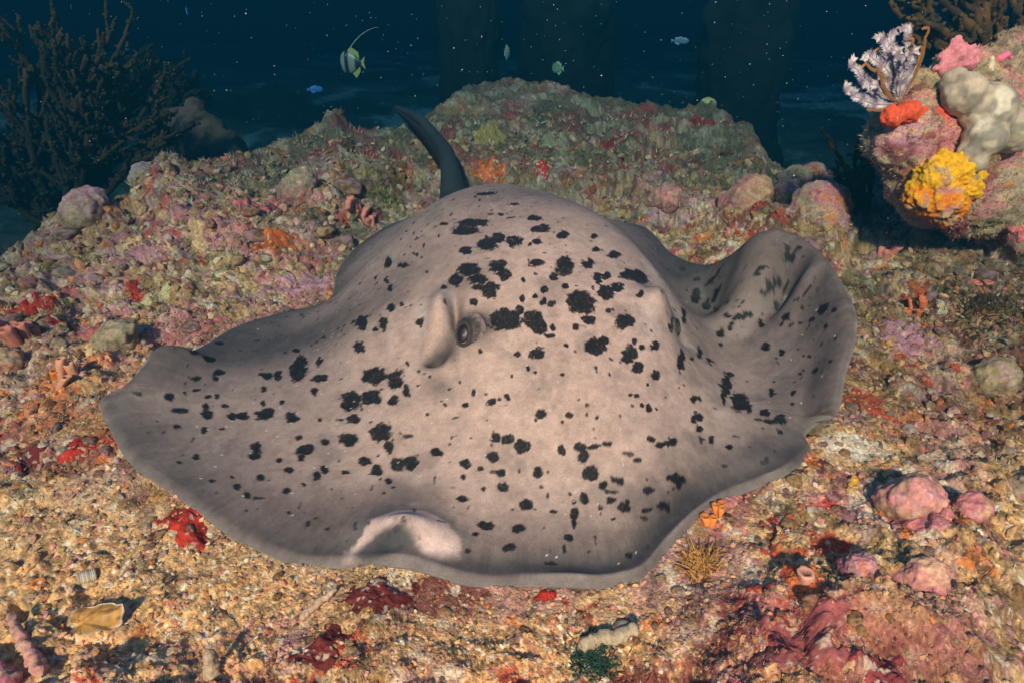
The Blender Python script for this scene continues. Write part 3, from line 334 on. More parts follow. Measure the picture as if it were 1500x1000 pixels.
def build_ray():
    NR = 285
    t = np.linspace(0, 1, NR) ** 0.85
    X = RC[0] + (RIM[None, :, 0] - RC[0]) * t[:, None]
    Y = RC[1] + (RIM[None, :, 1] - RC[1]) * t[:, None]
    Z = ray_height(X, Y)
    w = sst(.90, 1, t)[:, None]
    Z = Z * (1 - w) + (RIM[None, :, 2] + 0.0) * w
    # soft ripples and a rolled margin along the edge
    ph = np.arange(NA) / NA * 2 * math.pi
    rip = noise2(np.cos(ph) * 9 + 30, np.sin(ph) * 9 + 30, 5) - .5
    Z += (0.012 * rip)[None, :] * (t[:, None] ** 8)
    Z -= 0.010 * sst(.972, 1, t)[:, None] ** 2
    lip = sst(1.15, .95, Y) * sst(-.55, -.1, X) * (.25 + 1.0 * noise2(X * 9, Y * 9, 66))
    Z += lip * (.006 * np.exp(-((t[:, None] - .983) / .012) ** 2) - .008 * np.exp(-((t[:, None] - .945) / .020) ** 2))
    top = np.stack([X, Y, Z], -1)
    # pigment, with shade in hollows and light on ridges painted in
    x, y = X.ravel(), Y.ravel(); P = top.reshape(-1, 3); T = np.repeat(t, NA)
    n1 = fbm2(x * 5, y * 5, 4, 3); n2 = fbm3(P * 22, 4, 8); n3 = fbm3(P * 95, 3, 12); n4 = fbm3(P * 45, 3, 14)
    pale = np.array([.45, .315, .265]); grey = np.array([.30, .212, .185]); dark = np.array([.072, .060, .059])
    col = np.tile(pale, (len(x), 1)).astype(np.float32)
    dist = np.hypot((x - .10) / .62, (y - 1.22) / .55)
    col = mixc(col, grey, np.clip(sst(.42, 1.05, dist + (n1 - .5) * .5) * .85 + sst(.5, .75, n2) * .22, 0, 1))  # greyer wings: partly pigment, partly shading painted into the skin
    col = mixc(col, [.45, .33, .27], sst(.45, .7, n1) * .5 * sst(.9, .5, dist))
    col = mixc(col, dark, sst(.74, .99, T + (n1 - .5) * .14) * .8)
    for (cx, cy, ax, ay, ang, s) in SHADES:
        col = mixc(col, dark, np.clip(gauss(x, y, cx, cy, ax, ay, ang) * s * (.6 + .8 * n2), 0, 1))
    for (cx, cy, ax, ay, ang, s) in LIGHTS:
        col = mixc(col, [.50, .41, .37], np.clip(gauss(x, y, cx, cy, ax, ay, ang) * s, 0, 1))
    # thin radial streaks of the fin rays near the margin
    ca, sa = np.tile(np.cos(ph), NR), np.tile(np.sin(ph), NR)
    st = noise3(ca * 143, sa * 143, T * 10, 77) * .6 + noise3(ca * 48, sa * 48, T * 6, 78) * .4
    col = col * (1 + ((st - .5) * .55 * sst(.82, .97, T))[:, None])
    col = mixc(col, [.26, .21, .20], sst(.985, 1, T) * .5)
    lp = lip.ravel()
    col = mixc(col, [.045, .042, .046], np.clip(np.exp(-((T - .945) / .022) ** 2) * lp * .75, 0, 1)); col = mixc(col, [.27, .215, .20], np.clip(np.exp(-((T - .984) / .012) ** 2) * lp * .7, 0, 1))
    # scar over the lifted fold of the front margin
    e = np.hypot((x + .19) / .097, (y - .812) / .073) + .30 * (n2 - .5) + .22 * (n3 - .5)
    arch = sst(1.10, .95, e) * sst(.30, .62, e + .35 * sst(-.19, -.12, x)) * sst(.80, .83, y + .02 * (n2 - .5))
    col = mixc(col, [.60, .44, .40], arch * .85)
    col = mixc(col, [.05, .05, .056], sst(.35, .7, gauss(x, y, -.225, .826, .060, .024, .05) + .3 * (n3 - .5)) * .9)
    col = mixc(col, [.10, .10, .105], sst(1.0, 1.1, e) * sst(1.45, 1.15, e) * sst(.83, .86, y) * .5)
    col = col * (1 + (n3 - .5) * .45 + (n2 - .5) * .5 + (n4 - .5) * .35)[:, None]
    col = mixc(col, [.10, .085, .082], sst(.60, .74, fbm3(P * 13, 4, 33)) * .35)
    # black blotches with ragged outlines
    m = np.zeros(len(x), np.float32)
    wx = (fbm3(P * 60, 3, 21) - .5); wy = (fbm3(P * 60 + 40, 3, 22) - .5)
    rag = fbm3(P * 170, 3, 23) - .5
    for (cx, cy, ax, ay, bx, by) in SPOTS:
        L = max(math.hypot(ax, ay), math.hypot(bx, by))
        i = np.where((np.abs(x - cx) < 2.2 * L) & (np.abs(y - cy) < 2.2 * L))[0]
        if not len(i): continue
        det = ax * by - ay * bx
        if abs(det) < 1e-9: continue
        dx = x[i] - cx + wx[i] * min(L, .02) * 1.1; dy = y[i] - cy + wy[i] * min(L, .02) * 1.1
        u = (dx * by - dy * bx) / det; v = (dy * ax - dx * ay) / det
        d = np.sqrt(u * u + v * v) + rag[i] * .6
        m[i] = np.maximum(m[i], sst(1.16, .90, d))
    # stray freckles
    fr = noise3(P[:, 0] * 75, P[:, 1] * 75, P[:, 2] * 75, 61); zone = fbm3(P * 4, 3, 62)
    m = np.maximum(m, sst(.86, .91, fr + .25 * (zone - .5) + .10 * rag) * .85 * sst(.99, .9, T))
    inside = .8 + .5 * (fbm3(P * 300, 2, 71) - .5)
    col = mixc(col, [.008, .0075, .008], np.clip(m * inside * 1.3, 0, .985))
    # pale sand grains lying on the skin
    g = (T < .95) & (noise3(P[:, 0] * 300, P[:, 1] * 300, P[:, 2] * 300, 91) > .945) & (fbm3(P * 9, 3, 92) > .50)
    col[g] = (.62, .56, .50)
    col = col.reshape(NR, NA, 3)
    # rim turned under, then the belly
    rings = [top]; cols = [col]
    cen = np.array([RC[0], RC[1], 0])
    inward = cen - top[-1]; inward[:, 2] = 0; inward /= np.linalg.norm(inward, axis=1)[:, None]
    for (a, b) in ((.000, -.004), (.002, -.009), (.006, -.013), (.014, -.015)):
        rings.append((top[-1] + inward * a + np.array([0, 0, b]))[None]); cols.append(np.tile(np.array([.20, .165, .155]), (1, NA, 1)))
    for s in np.linspace(.96, 0.02, 16):
        k = int(np.argmin(abs(t - s)))
        b = top[k].copy(); b[:, 2] -= .018 + .10 * (1 - s)
        rings.append(b[None]); cols.append(np.tile(np.array([.22, .19, .175]), (1, NA, 1)))  # belly greyed to paint in the shadow under the wing
    V = np.concatenate(rings).reshape(-1, 3); C = np.concatenate(cols).reshape(-1, 3)
    F = grid_faces(len(V) // NA, NA, True)[:, ::-1]
    # tail, growing out of the rear of the disc: thick base, dark fin fold underneath, lifted tip
    mb = MB(); mb.add(V, F, C)
    tp = np.array(TAIL); k = np.linspace(0, len(tp) - 1, 70)
    pts = np.stack([np.interp(k, range(len(tp)), tp[:, i]) for i in range(3)], 1)
    for _ in range(6): pts[1:-1] = (pts[:-2] + 2 * pts[1:-1] + pts[2:]) / 4
    rr = np.interp(k, range(len(tp)), TAIL_R)
    nz = fbm3(pts * 30, 3, 4)[:, None]
    mb.tube(pts, rr, 14, np.array([.03, .034, .036]) * (.7 + .6 * nz))
    # fin fold below the tail
    s0 = 18; lo = pts[s0:].copy(); h = .075 * np.sin(np.linspace(0.15, 1, len(lo)) * math.pi) + .004
    lo2 = lo.copy(); lo2[:, 2] -= h + rr[s0:]; lo2[:, 0] -= .012
    th = np.array([.004, 0, 0])
    fv = np.stack([lo + th, lo2 + th * .3, lo2 - th * .3, lo - th], 1).reshape(-1, 3)
    mb.add(fv, grid_faces(len(lo), 4, True), (.03, .034, .04))
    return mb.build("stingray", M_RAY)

# ------------------------------------------------------------------ the reef terrace and the sea floor beyond it
CREST = np.array([(-60, 2.8, .04), (-42, 2.74, .04), (-39.5, 2.78, .04), (-35, 3.0, .05), (-30.6, 2.95, .06), (-29.2, 3.22, .15), (-27.8, 3.36, .21), (-25.5, 3.22, .18),
                  (-18.6, 3.53, .20), (-15.8, 3.60, .25), (-14.5, 3.65, .33), (-13.1, 3.56, .24), (-9.7, 3.61, .24), (-6.2, 3.84, .32), (-2.8, 4.11, .38),
                  (-.3, 4.20, .41), (2.8, 4.05, .38), (7.3, 3.92, .32), (11.8, 3.80, .30), (16.1, 3.92, .31), (19.5, 3.68, .24), (21.4, 3.50, .14), (24.1, 3.48, .12),
                  (28, 3.5, .10), (38, 3.7, .10), (60, 3.8, .10)])
RIM_C = RIM[:, :2] - RC
RIM_A = np.arctan2(RIM_C[:, 1], RIM_C[:, 0]); RIM_L = np.hypot(RIM_C[:, 0], RIM_C[:, 1])
_o = np.argsort(RIM_A); RIM_A, RIM_L, RIM_Z = RIM_A[_o], RIM_L[_o], RIM[_o, 2]
HUMPS = [  # x, y, radius x, radius y, height: the larger swellings of the terrace
    (-1.45, 2.55, .40, .28, .10), (-1.0, 2.3, .35, .25, .06), (-.62, 2.75, .28, .22, .10), (1.05, 2.35, .22, .2, .12), (.55, 2.75, .3, .25, .08), (1.35, 1.75, .25, .22, .05),
    (1.0, 1.05, .16, .16, .045), (.78, .86, .14, .12, .05), (.52, .66, .20, .10, .075), (.42, .52, .2, .1, .06), (-.25, .60, .15, .10, .03), (-.55, .56, .16, .09, .035), (-1.1, 1.35, .2, .2, .04), (1.7, 1.2, .3, .3, .06), (-.1, 2.95, .2, .2, .05)]

HOLLOWS = [(-.67, 2.74, .10, .10), (-.53, 3.24, .08, .07), (.44, 2.70, .14, .12), (.65, 2.97, .10, .09), (1.16, 2.76, .12, .10), (-.62, 2.08, .06, .08), (-.96, 1.63, .06, .06), (-1.30, 1.84, .07, .06),
           (1.20, 1.86, .10, .06), (1.30, 1.63, .09, .06), (.84, .98, .05, .035), (-1.75, 2.2, .10, .08), (-.35, 3.3, .08, .07), (1.5, 1.45, .09, .06), (.22, .60, .05, .03), (.93, 1.45, .05, .04), (-.9, 2.75, .09, .07), (.95, 3.1, .1, .08)]

def ground_smooth(x, y):
    r = np.hypot(x, y); az = np.degrees(np.arctan2(x, np.maximum(y, 1e-3)))
    Rc = np.interp(az, CREST[:, 0], CREST[:, 1]); zc = np.interp(az, CREST[:, 0], CREST[:, 2])
    Rc = Rc + .10 * (noise2(x * 3.1, y * 3.1, 6) - .5)
    t = np.clip((r - 1.7) / (Rc - 1.7), 0, 1)
    h = zc * t ** 1.3
    far = -.42 + .30 * (fbm2(x * .55, y * .55, 4, 31) - .5) + .10 * sst(6, 10, r)
    d = sst(0, .55, r - Rc)
    h = h * (1 - d) + far * d
    for (cx, cy, ax, ay, a) in HUMPS:
        h = h + a * gauss(x, y, cx, cy, ax, ay)
    wob = .45 * (fbm2(x * 9, y * 9, 3, 55) - .5) * 2
    for (cx, cy, a, dep) in HOLLOWS:
        h = h - dep * np.exp(-(np.hypot(x - cx, y - cy) / a + wob) ** 4)
    return h, d

def ground(x, y, detail=True):
    x = np.asarray(x, np.float64); y = np.asarray(y, np.float64)
    h, d = ground_smooth(x, y)
    r = np.hypot(x, y)
    rough = .6 + .35 * sst(1.6, 2.6, r) + .3 * sst(.45, .6, fbm2(x * 2.2, y * 2.2, 2, 15))
    a = fbm2(x * 2.6, y * 2.6, 3, 1) - .5
    b = np.abs(fbm2(x * 7, y * 7, 3, 2) - .5) * 2
    h = h + rough * (.10 * a + (.050 + .045 * sst(1.75, 1.3, r)) * (.3 - b) * (1 - d * .5))
    c1, r1 = cell2(x * 13 + 1.2 * a, y * 13, 4)
    h = h + rough * (.022 - .008 * sst(1.6, 2.6, r)) * sst(.85, .15, c1) * (r1 > .35) * (.5 + r1)
    if detail:
        c2, r2 = cell2(x * 42, y * 42 + 2 * a, 7)
        h = h + .007 * sst(.8, .1, c2) * (r2 > .4) * (.4 + r2)
        h = h + .009 * rough * (fbm2(x * 34, y * 34, 3, 9) - .5) + .006 * (fbm2(x * 130, y * 130, 2, 10) - .5)
        hole = sst(.66, .80, fbm2(x * 11, y * 11, 3, 19))
        h = h - .055 * hole * sst(.45, .6, fbm2(x * 3.3, y * 3.3, 2, 18)) * rough * (1 - d)
    # the ray has settled onto the bottom
    ang = np.arctan2(y - RC[1], x - RC[0]); q = np.hypot(x - RC[0], y - RC[1])
    L = np.interp(ang, RIM_A, RIM_L, period=2 * math.pi); zr = np.interp(ang, RIM_A, RIM_Z, period=2 * math.pi)
    s = q - L
    near = sst(.30, .02, s)
    lo = np.minimum(zr, .05) - .016 + .25 * (h - ground_smooth(x, y)[0])
    h = h * (1 - near) + lo * near
    ins = sst(.0, -.06, s)
    return h * (1 - ins) + np.minimum(h, zr - .05) * ins - ins * .03

PAL = dict(sand=(.64, .39, .19), pale=(.72, .58, .42), tan=(.40, .21, .08), olive=(.20, .175, .085), brown=(.19, .105, .045), pink=(.56, .19, .19), rose=(.50, .24, .28),
           maroon=(.17, .035, .03), red=(.50, .045, .02), orange=(.66, .19, .04), dark=(.05, .04, .03), yellow=(.62, .42, .08), lilac=(.44, .25, .28))

def ground_color(x, y, h):
    r = np.hypot(x, y)
    xo, yo = x, y
    P3 = np.stack([x, y, h], 1)                          # pattern in space, so steep faces are not streaked
    n = lambda s, seed, o=3: fbm3(P3 * s, o, seed)
    fine = n(75, 101, 3) - .5; mid = n(20, 102, 3) - .5
    back = sst(1.5, 2.4, y + .15 * mid * 4); front = 1 - back
    right = sst(.2, .9, x + mid * .5)
    col = np.tile(np.array(PAL['sand'], np.float32), (len(x), 1))
    col = mixc(col, PAL['tan'], sst(.42, .60, n(9, 103) + .5 * fine) * .9)
    col = mixc(col, PAL['olive'], sst(.46, .62, n(5, 104) + .5 * fine) * (.35 + .5 * back))
    col = mixc(col, PAL['brown'], sst(.50, .62, n(14, 105) + .6 * fine) * (.55 + .3 * right))
    col = mixc(col, PAL['rose'], sst(.52, .64, n(6, 106) + .55 * mid + .4 * fine) * (.45 + .45 * back))
    col = mixc(col, PAL['pink'], sst(.555, .65, n(7.5, 107) + .5 * mid + .35 * fine) * (.6 + .3 * back))
    col = mixc(col, PAL['lilac'], sst(.58, .68, n(8, 108) + .5 * mid) * .35)
    col = mixc(col, PAL['maroon'], sst(.58, .66, n(6.5, 109) + .5 * mid + .3 * fine) * .85)
    col = mixc(col, PAL['red'], sst(.66, .71, n(8.5, 110) + .35 * mid + .2 * fine) * .85)
    col = mixc(col, PAL['orange'], sst(.69, .74, n(13, 111) + .35 * mid) * .85)
    col = mixc(col, PAL['pale'], sst(.60, .70, n(30, 112) + .5 * fine) * .8)
    col = mixc(col, PAL['dark'], sst(.62, .72, n(26, 113) + .5 * fine) * .7)
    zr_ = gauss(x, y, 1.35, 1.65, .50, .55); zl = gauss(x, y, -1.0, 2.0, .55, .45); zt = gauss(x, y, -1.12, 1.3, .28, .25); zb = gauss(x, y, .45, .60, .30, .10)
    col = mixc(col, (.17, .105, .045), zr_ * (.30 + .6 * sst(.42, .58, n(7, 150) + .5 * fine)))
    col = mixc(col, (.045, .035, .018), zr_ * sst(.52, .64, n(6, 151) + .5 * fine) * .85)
    col = mixc(col, (.60, .22, .22), zl * sst(.44, .60, n(6, 152) + .6 * mid + .3 * fine) * .75)
    col = mixc(col, (.62, .20, .08), zt * sst(.46, .60, n(9, 153) + .5 * fine) * .75)
    col = mixc(col, (.26, .06, .055), zb * sst(.42, .58, n(8, 154) + .5 * fine) * .8)
    # coral sand in the flat pockets of the foreground
    sandy = np.zeros(len(x), np.float32)
    for (cx, cy, ax, ay, s) in ((-.62, .78, .42, .20, .8), (.02, .66, .30, .07, .8), (.74, 1.12, .10, .07, 1.3), (1.02, .86, .16, .22, 1.0), (-1.1, .9, .4, .2, .8), (1.25, 1.2, .3, .2, .5), (-.45, .62, .25, .08, .5)):
        sandy = np.maximum(sandy, gauss(x, y, cx, cy, ax, ay) * s)
    sandc = np.tile(np.array((.74, .41, .175), np.float32), (len(x), 1))
    sandc = mixc(sandc, (.26, .15, .075), sst(.45, .65, n(110, 120, 2)) * .8)
    sandc = mixc(sandc, (.80, .66, .48), sst(.60, .72, n(140, 121, 2)))
    sandc = mixc(sandc, (.45, .16, .10), sst(.64, .70, n(60, 122, 2)) * .7)
    w = sst(.35, .65, sandy + .9 * (mid + .6 * fine))
    col = col * (1 - w[:, None]) + sandc * w[:, None]
    wp = sst(.40, .62, gauss(x, y, .735, 1.125, .085, .06) + .5 * (mid + .5 * fine))
    col = mixc(col, (.74, .62, .48), wp * .9)
    # back of the terrace: turf colours, darkened to paint in light falling off
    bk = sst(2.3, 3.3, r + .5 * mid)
    turf_dimc = np.tile(np.array((.11, .085, .05), np.float32), (len(x), 1))
    turf_dimc = mixc(turf_dimc, (.07, .07, .038), sst(.45, .6, n(6, 124) + .4 * fine)); turf_dimc = mixc(turf_dimc, (.16, .045, .04), sst(.52, .64, n(7, 125) + .4 * fine)); turf_dimc = mixc(turf_dimc, (.22, .20, .13), sst(.55, .68, n(12, 126) + .5 * fine))
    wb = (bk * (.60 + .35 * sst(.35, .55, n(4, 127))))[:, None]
    col = col * (1 - wb) + turf_dimc * wb
    # the far bottom: algae-covered rubble and sand, darkened to paint in lost light
    farw = sst(4.3, 5.2, r)
    fc = np.tile(np.array((.10, .10, .075), np.float32), (len(x), 1))
    fc = mixc(fc, (.38, .38, .31), sst(.50, .60, fbm2(x * .9, y * .9, 4, 130)))
    fc = mixc(fc, (.03, .03, .025), sst(.5, .62, fbm2(x * 1.7, y * 1.7, 4, 131)) * .8)
    col = col * (1 - farw[:, None]) + fc * farw[:, None]
    g = noise3(x * 420, y * 420, h * 420, 140)
    g2 = noise3(x * 230, y * 230, h * 230, 141)
    return col * (.36 + .70 * g + .74 * g2)[:, None]

def build_seabed():
    NC, NRW = 920, 650
    az = np.radians(np.linspace(-56, 56, NC))
    r = .36 * (4.9 / .36) ** np.linspace(0, 1, NRW)
    Rr, A = np.meshgrid(r, az, indexing='ij')
    x = (Rr * np.sin(A)).ravel(); y = (Rr * np.cos(A)).ravel()
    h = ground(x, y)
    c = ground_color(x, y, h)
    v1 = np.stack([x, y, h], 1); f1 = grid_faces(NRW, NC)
    # coarser ring out to where the water swallows it
    NC2, NR2 = 361, 240
    az2 = np.radians(np.linspace(-56, 56, NC2)); r2 = 4.9 * (44 / 4.9) ** np.linspace(0, 1, NR2)
    R2, A2 = np.meshgrid(r2, az2, indexing='ij')
    x2 = (R2 * np.sin(A2)).ravel(); y2 = (R2 * np.cos(A2)).ravel()
    h2 = ground(x2, y2, True); h2 = h2 + sst(9, 30, R2.ravel()) * .15 * (fbm2(x2 * .3, y2 * .3, 3, 77) - .3)
    h2[:NC2] -= .03
    c2 = ground_color(x2, y2, h2)
    # and round behind the diver
    az3 = np.radians(np.linspace(56, 304, 160)); r3 = np.concatenate([.36 * (4.9 / .36) ** np.linspace(0, 1, 60), np.linspace(5.5, 14, 14)])
    R3, A3 = np.meshgrid(r3, az3, indexing='ij')
    x3 = (R3 * np.sin(A3)).ravel(); y3 = (R3 * np.cos(A3)).ravel()
    h3 = .06 * (fbm2(x3 * 3, y3 * 3, 4, 1) - .5); c3 = ground_color(x3, y3, h3)
    v4 = np.stack([.37 * np.sin(np.linspace(0, 2 * math.pi, 48, endpoint=False)), .37 * np.cos(np.linspace(0, 2 * math.pi, 48, endpoint=False)), np.full(48, -.01)], 1)
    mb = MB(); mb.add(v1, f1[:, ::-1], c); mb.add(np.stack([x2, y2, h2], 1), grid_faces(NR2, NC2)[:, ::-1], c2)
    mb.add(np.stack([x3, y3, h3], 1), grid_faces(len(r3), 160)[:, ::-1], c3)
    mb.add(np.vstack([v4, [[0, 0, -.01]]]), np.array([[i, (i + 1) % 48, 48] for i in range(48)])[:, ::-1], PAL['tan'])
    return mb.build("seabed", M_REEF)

seabed = tag(obj("seabed", build_seabed()), "encrusted reef terrace and sandy rubble bottom around the stingray", "seabed", kind="structure")
ray = tag(obj("stingray", build_ray()), "large grey stingray with black blotches resting on the reef", "stingray")

# ------------------------------------------------------------------ positions and sizes of the reef's inhabitants (metres)
BOMMIE = [(1.236, 2.080, 0.484, 0.131, 0.131, 0.131), (1.471, 2.200, 0.503, 0.188, 0.188, 0.188), (1.747, 2.300, 0.451, 0.245, 0.245, 0.245), (1.318, 2.050, 0.364, 0.133, 0.133, 0.133), (1.545, 2.140, 0.307, 0.162, 0.162, 0.162), (1.868, 2.250, 0.228, 0.263, 0.263, 0.263), (1.262, 2.180, 0.579, 0.104, 0.104, 0.104), (1.453, 2.240, 0.633, 0.109, 0.109, 0.109), (1.726, 2.360, 0.618, 0.173, 0.173, 0.173), (1.959, 2.420, -0.115, 0.131, 0.131, 0.131), (2.106, 2.350, -0.100, 0.225, 0.225, 0.225), (2.084, 2.350, 0.298, 0.294, 0.294, 0.294), (1.167, 2.120, 0.538, 0.059, 0.059, 0.059), (1.383, 2.020, 0.275, 0.061, 0.061, 0.061)]
GREY_SPONGE = [(1.304, 2.000, 0.628, 0.059, 0.059, 0.059), (1.380, 1.990, 0.588, 0.075, 0.075, 0.075), (1.369, 1.950, 0.514, 0.059, 0.059, 0.059), (1.354, 1.930, 0.450, 0.032, 0.032, 0.032), (1.485, 2.020, 0.529, 0.069, 0.069, 0.069), (1.291, 2.040, 0.653, 0.044, 0.044, 0.044), (1.343, 1.940, 0.473, 0.040, 0.040, 0.040)]
ORANGE_SPONGE = [(1.252, 1.940, 0.399, 0.059, 0.059, 0.059), (1.302, 1.950, 0.421, 0.056, 0.056, 0.056), (1.221, 1.930, 0.349, 0.047, 0.047, 0.047), (1.276, 1.910, 0.346, 0.059, 0.059, 0.059), (1.349, 1.950, 0.368, 0.048, 0.048, 0.048), (1.307, 1.920, 0.297, 0.033, 0.033, 0.033), (1.254, 1.920, 0.316, 0.036, 0.036, 0.036), (1.371, 1.970, 0.400, 0.036, 0.036, 0.036), (1.335, 1.930, 0.323, 0.036, 0.036, 0.036), (1.282, 1.960, 0.449, 0.035, 0.035, 0.035)]
RED_SPONGE = [(1.118, 2.015, 0.561, 0.029, 0.029, 0.029), (1.168, 2.015, 0.577, 0.034, 0.034, 0.034), (1.209, 2.015, 0.573, 0.023, 0.023, 0.023), (1.258, 2.025, 0.564, 0.034, 0.034, 0.034), (1.274, 2.015, 0.546, 0.024, 0.024, 0.024)]
PINK_CORAL = [(1.341, 2.150, 0.711, 0.041, 0.021, 0.041), (1.320, 2.140, 0.683, 0.029, 0.014, 0.029), (1.382, 2.150, 0.702, 0.037, 0.019, 0.037), (1.329, 2.150, 0.749, 0.027, 0.013, 0.027), (1.305, 2.150, 0.721, 0.019, 0.009, 0.019), (1.385, 2.150, 0.736, 0.016, 0.008, 0.016), (1.280, 2.130, 0.684, 0.016, 0.008, 0.016), (1.362, 2.160, 0.729, 0.025, 0.012, 0.025)]
SMALL_PINK = [(1.508, 2.200, 0.705, 0.015, 0.015, 0.015), (1.525, 2.200, 0.716, 0.013, 0.013, 0.013), (1.546, 2.200, 0.705, 0.008, 0.008, 0.008)]
PALE_KNOB = [(1.462, 2.160, 0.691, 0.012, 0.012, 0.012), (1.458, 2.160, 0.708, 0.010, 0.010, 0.010), (1.459, 2.150, 0.677, 0.010, 0.010, 0.010)]
SALMON = [(1.613, 2.020, 0.248, 0.024, 0.024, 0.024), (1.591, 2.000, 0.225, 0.017, 0.017, 0.017), (1.628, 2.000, 0.218, 0.020, 0.020, 0.020), (1.601, 2.030, 0.276, 0.017, 0.017, 0.017), (1.637, 2.030, 0.267, 0.020, 0.020, 0.020), (1.621, 1.990, 0.195, 0.015, 0.015, 0.015)]
FAR_BOULDER = [(-1.874, 4.100, 0.079, 0.175, 0.175, 0.175), (-2.032, 4.200, 0.121, 0.148, 0.148, 0.148), (-1.740, 4.050, 0.029, 0.124, 0.124, 0.124), (-1.941, 4.200, 0.242, 0.075, 0.075, 0.075)]
EDGE_ROCK = [(1.282, 2.950, 0.120, 0.080, 0.080, 0.080), (1.378, 3.000, 0.125, 0.075, 0.075, 0.075), (1.225, 2.900, 0.081, 0.061, 0.061, 0.061), (1.402, 2.950, 0.067, 0.087, 0.087, 0.087)]
PINK_LUMP = [(1.116, 2.350, 0.185, 0.095, 0.095, 0.095), (1.188, 2.400, 0.183, 0.077, 0.077, 0.077), (1.075, 2.350, 0.198, 0.055, 0.055, 0.055), (1.131, 2.300, 0.137, 0.087, 0.087, 0.087)]
FEATHER_BASE = [(1.157, 2.060, 0.597)]
FEATHER_TIPS = [(0.949, 1.980, 0.667), (0.963, 1.992, 0.698), (0.982, 2.004, 0.736), (1.005, 2.016, 0.763), (1.034, 2.028, 0.787), (1.066, 2.040, 0.797), (1.109, 2.052, 0.803), (1.163, 2.064, 0.773), (1.139, 1.980, 0.743), (0.988, 1.992, 0.635), (1.027, 2.004, 0.605), (1.038, 2.016, 0.714), (1.066, 2.028, 0.740), (1.095, 2.040, 0.762), (1.137, 2.052, 0.738), (1.067, 2.064, 0.654), (1.048, 1.980, 0.682), (1.076, 1.992, 0.707), (1.140, 2.004, 0.706), (1.017, 2.016, 0.696)]
BUSH_L = [(-2.265, 3.250, -0.234)]
BUSH_L_TIPS = [(-2.269, 3.100, 0.444), (-2.166, 3.150, 0.567), (-2.123, 3.200, 0.590), (-2.068, 3.250, 0.606), (-2.040, 3.300, 0.619), (-1.847, 3.100, 0.641), (-1.822, 3.150, 0.595), (-1.797, 3.200, 0.619), (-1.792, 3.250, 0.542), (-1.771, 3.300, 0.445), (-1.629, 3.100, 0.370), (-1.627, 3.150, 0.285), (-2.366, 3.200, 0.275), (-2.487, 3.250, 0.391), (-2.183, 3.300, 0.476), (-1.905, 3.100, 0.530), (-2.529, 3.150, 0.222), (-1.786, 3.200, 0.322)]
BUSH_M = [(-2.238, 4.300, -0.003)]
BUSH_M_TIPS = [(-2.233, 4.200, 0.399), (-2.188, 4.260, 0.476), (-2.148, 4.320, 0.520), (-2.117, 4.380, 0.488), (-1.981, 4.200, 0.475), (-1.951, 4.260, 0.399), (-1.948, 4.320, 0.305), (-2.426, 4.380, 0.256), (-2.089, 4.200, 0.399)]
BUSH_R = [(1.784, 2.600, 0.566)]
BUSH_R_TIPS = [(1.384, 2.500, 0.830), (1.441, 2.560, 0.881), (1.533, 2.620, 0.849), (1.592, 2.680, 0.913), (1.546, 2.500, 0.902), (1.648, 2.560, 0.850), (1.728, 2.620, 0.902), (1.845, 2.680, 0.858), (1.771, 2.500, 0.882), (1.894, 2.560, 0.797), (1.856, 2.620, 0.750), (1.541, 2.680, 0.758), (1.599, 2.500, 0.778)]
BUSH_S = [(1.416, 2.600, 0.081)]
BUSH_S_TIPS = [(1.198, 2.550, 0.382), (1.281, 2.590, 0.304), (1.335, 2.630, 0.321), (1.311, 2.550, 0.387), (1.368, 2.590, 0.317), (1.433, 2.630, 0.254), (1.264, 2.550, 0.247)]
FISH_IDOL = [(-1.045, 4.600, 0.467)]
F743 = [(-0.035, 5.200, 0.480)]
F816 = [(0.319, 5.000, 0.394)]
F463 = [(-1.294, 4.600, 0.305)]
F275 = [(-1.861, 4.200, 0.776)]
F900 = [(1.224, 5.200, 0.557)]
F560 = [(-0.832, 5.200, 0.637)]
BALL = [(1.122, 3.950, 0.315)]
PIL1 = [(-0.350, 5.900, 0.032)]
PIL2 = [(0.475, 6.400, -0.042)]
PIL3 = [(1.828, 5.600, 0.076)]

rng = np.random.default_rng(11)
def gz(x, y, detail=False): return float(ground(np.array([x]), np.array([y]), detail)[0])

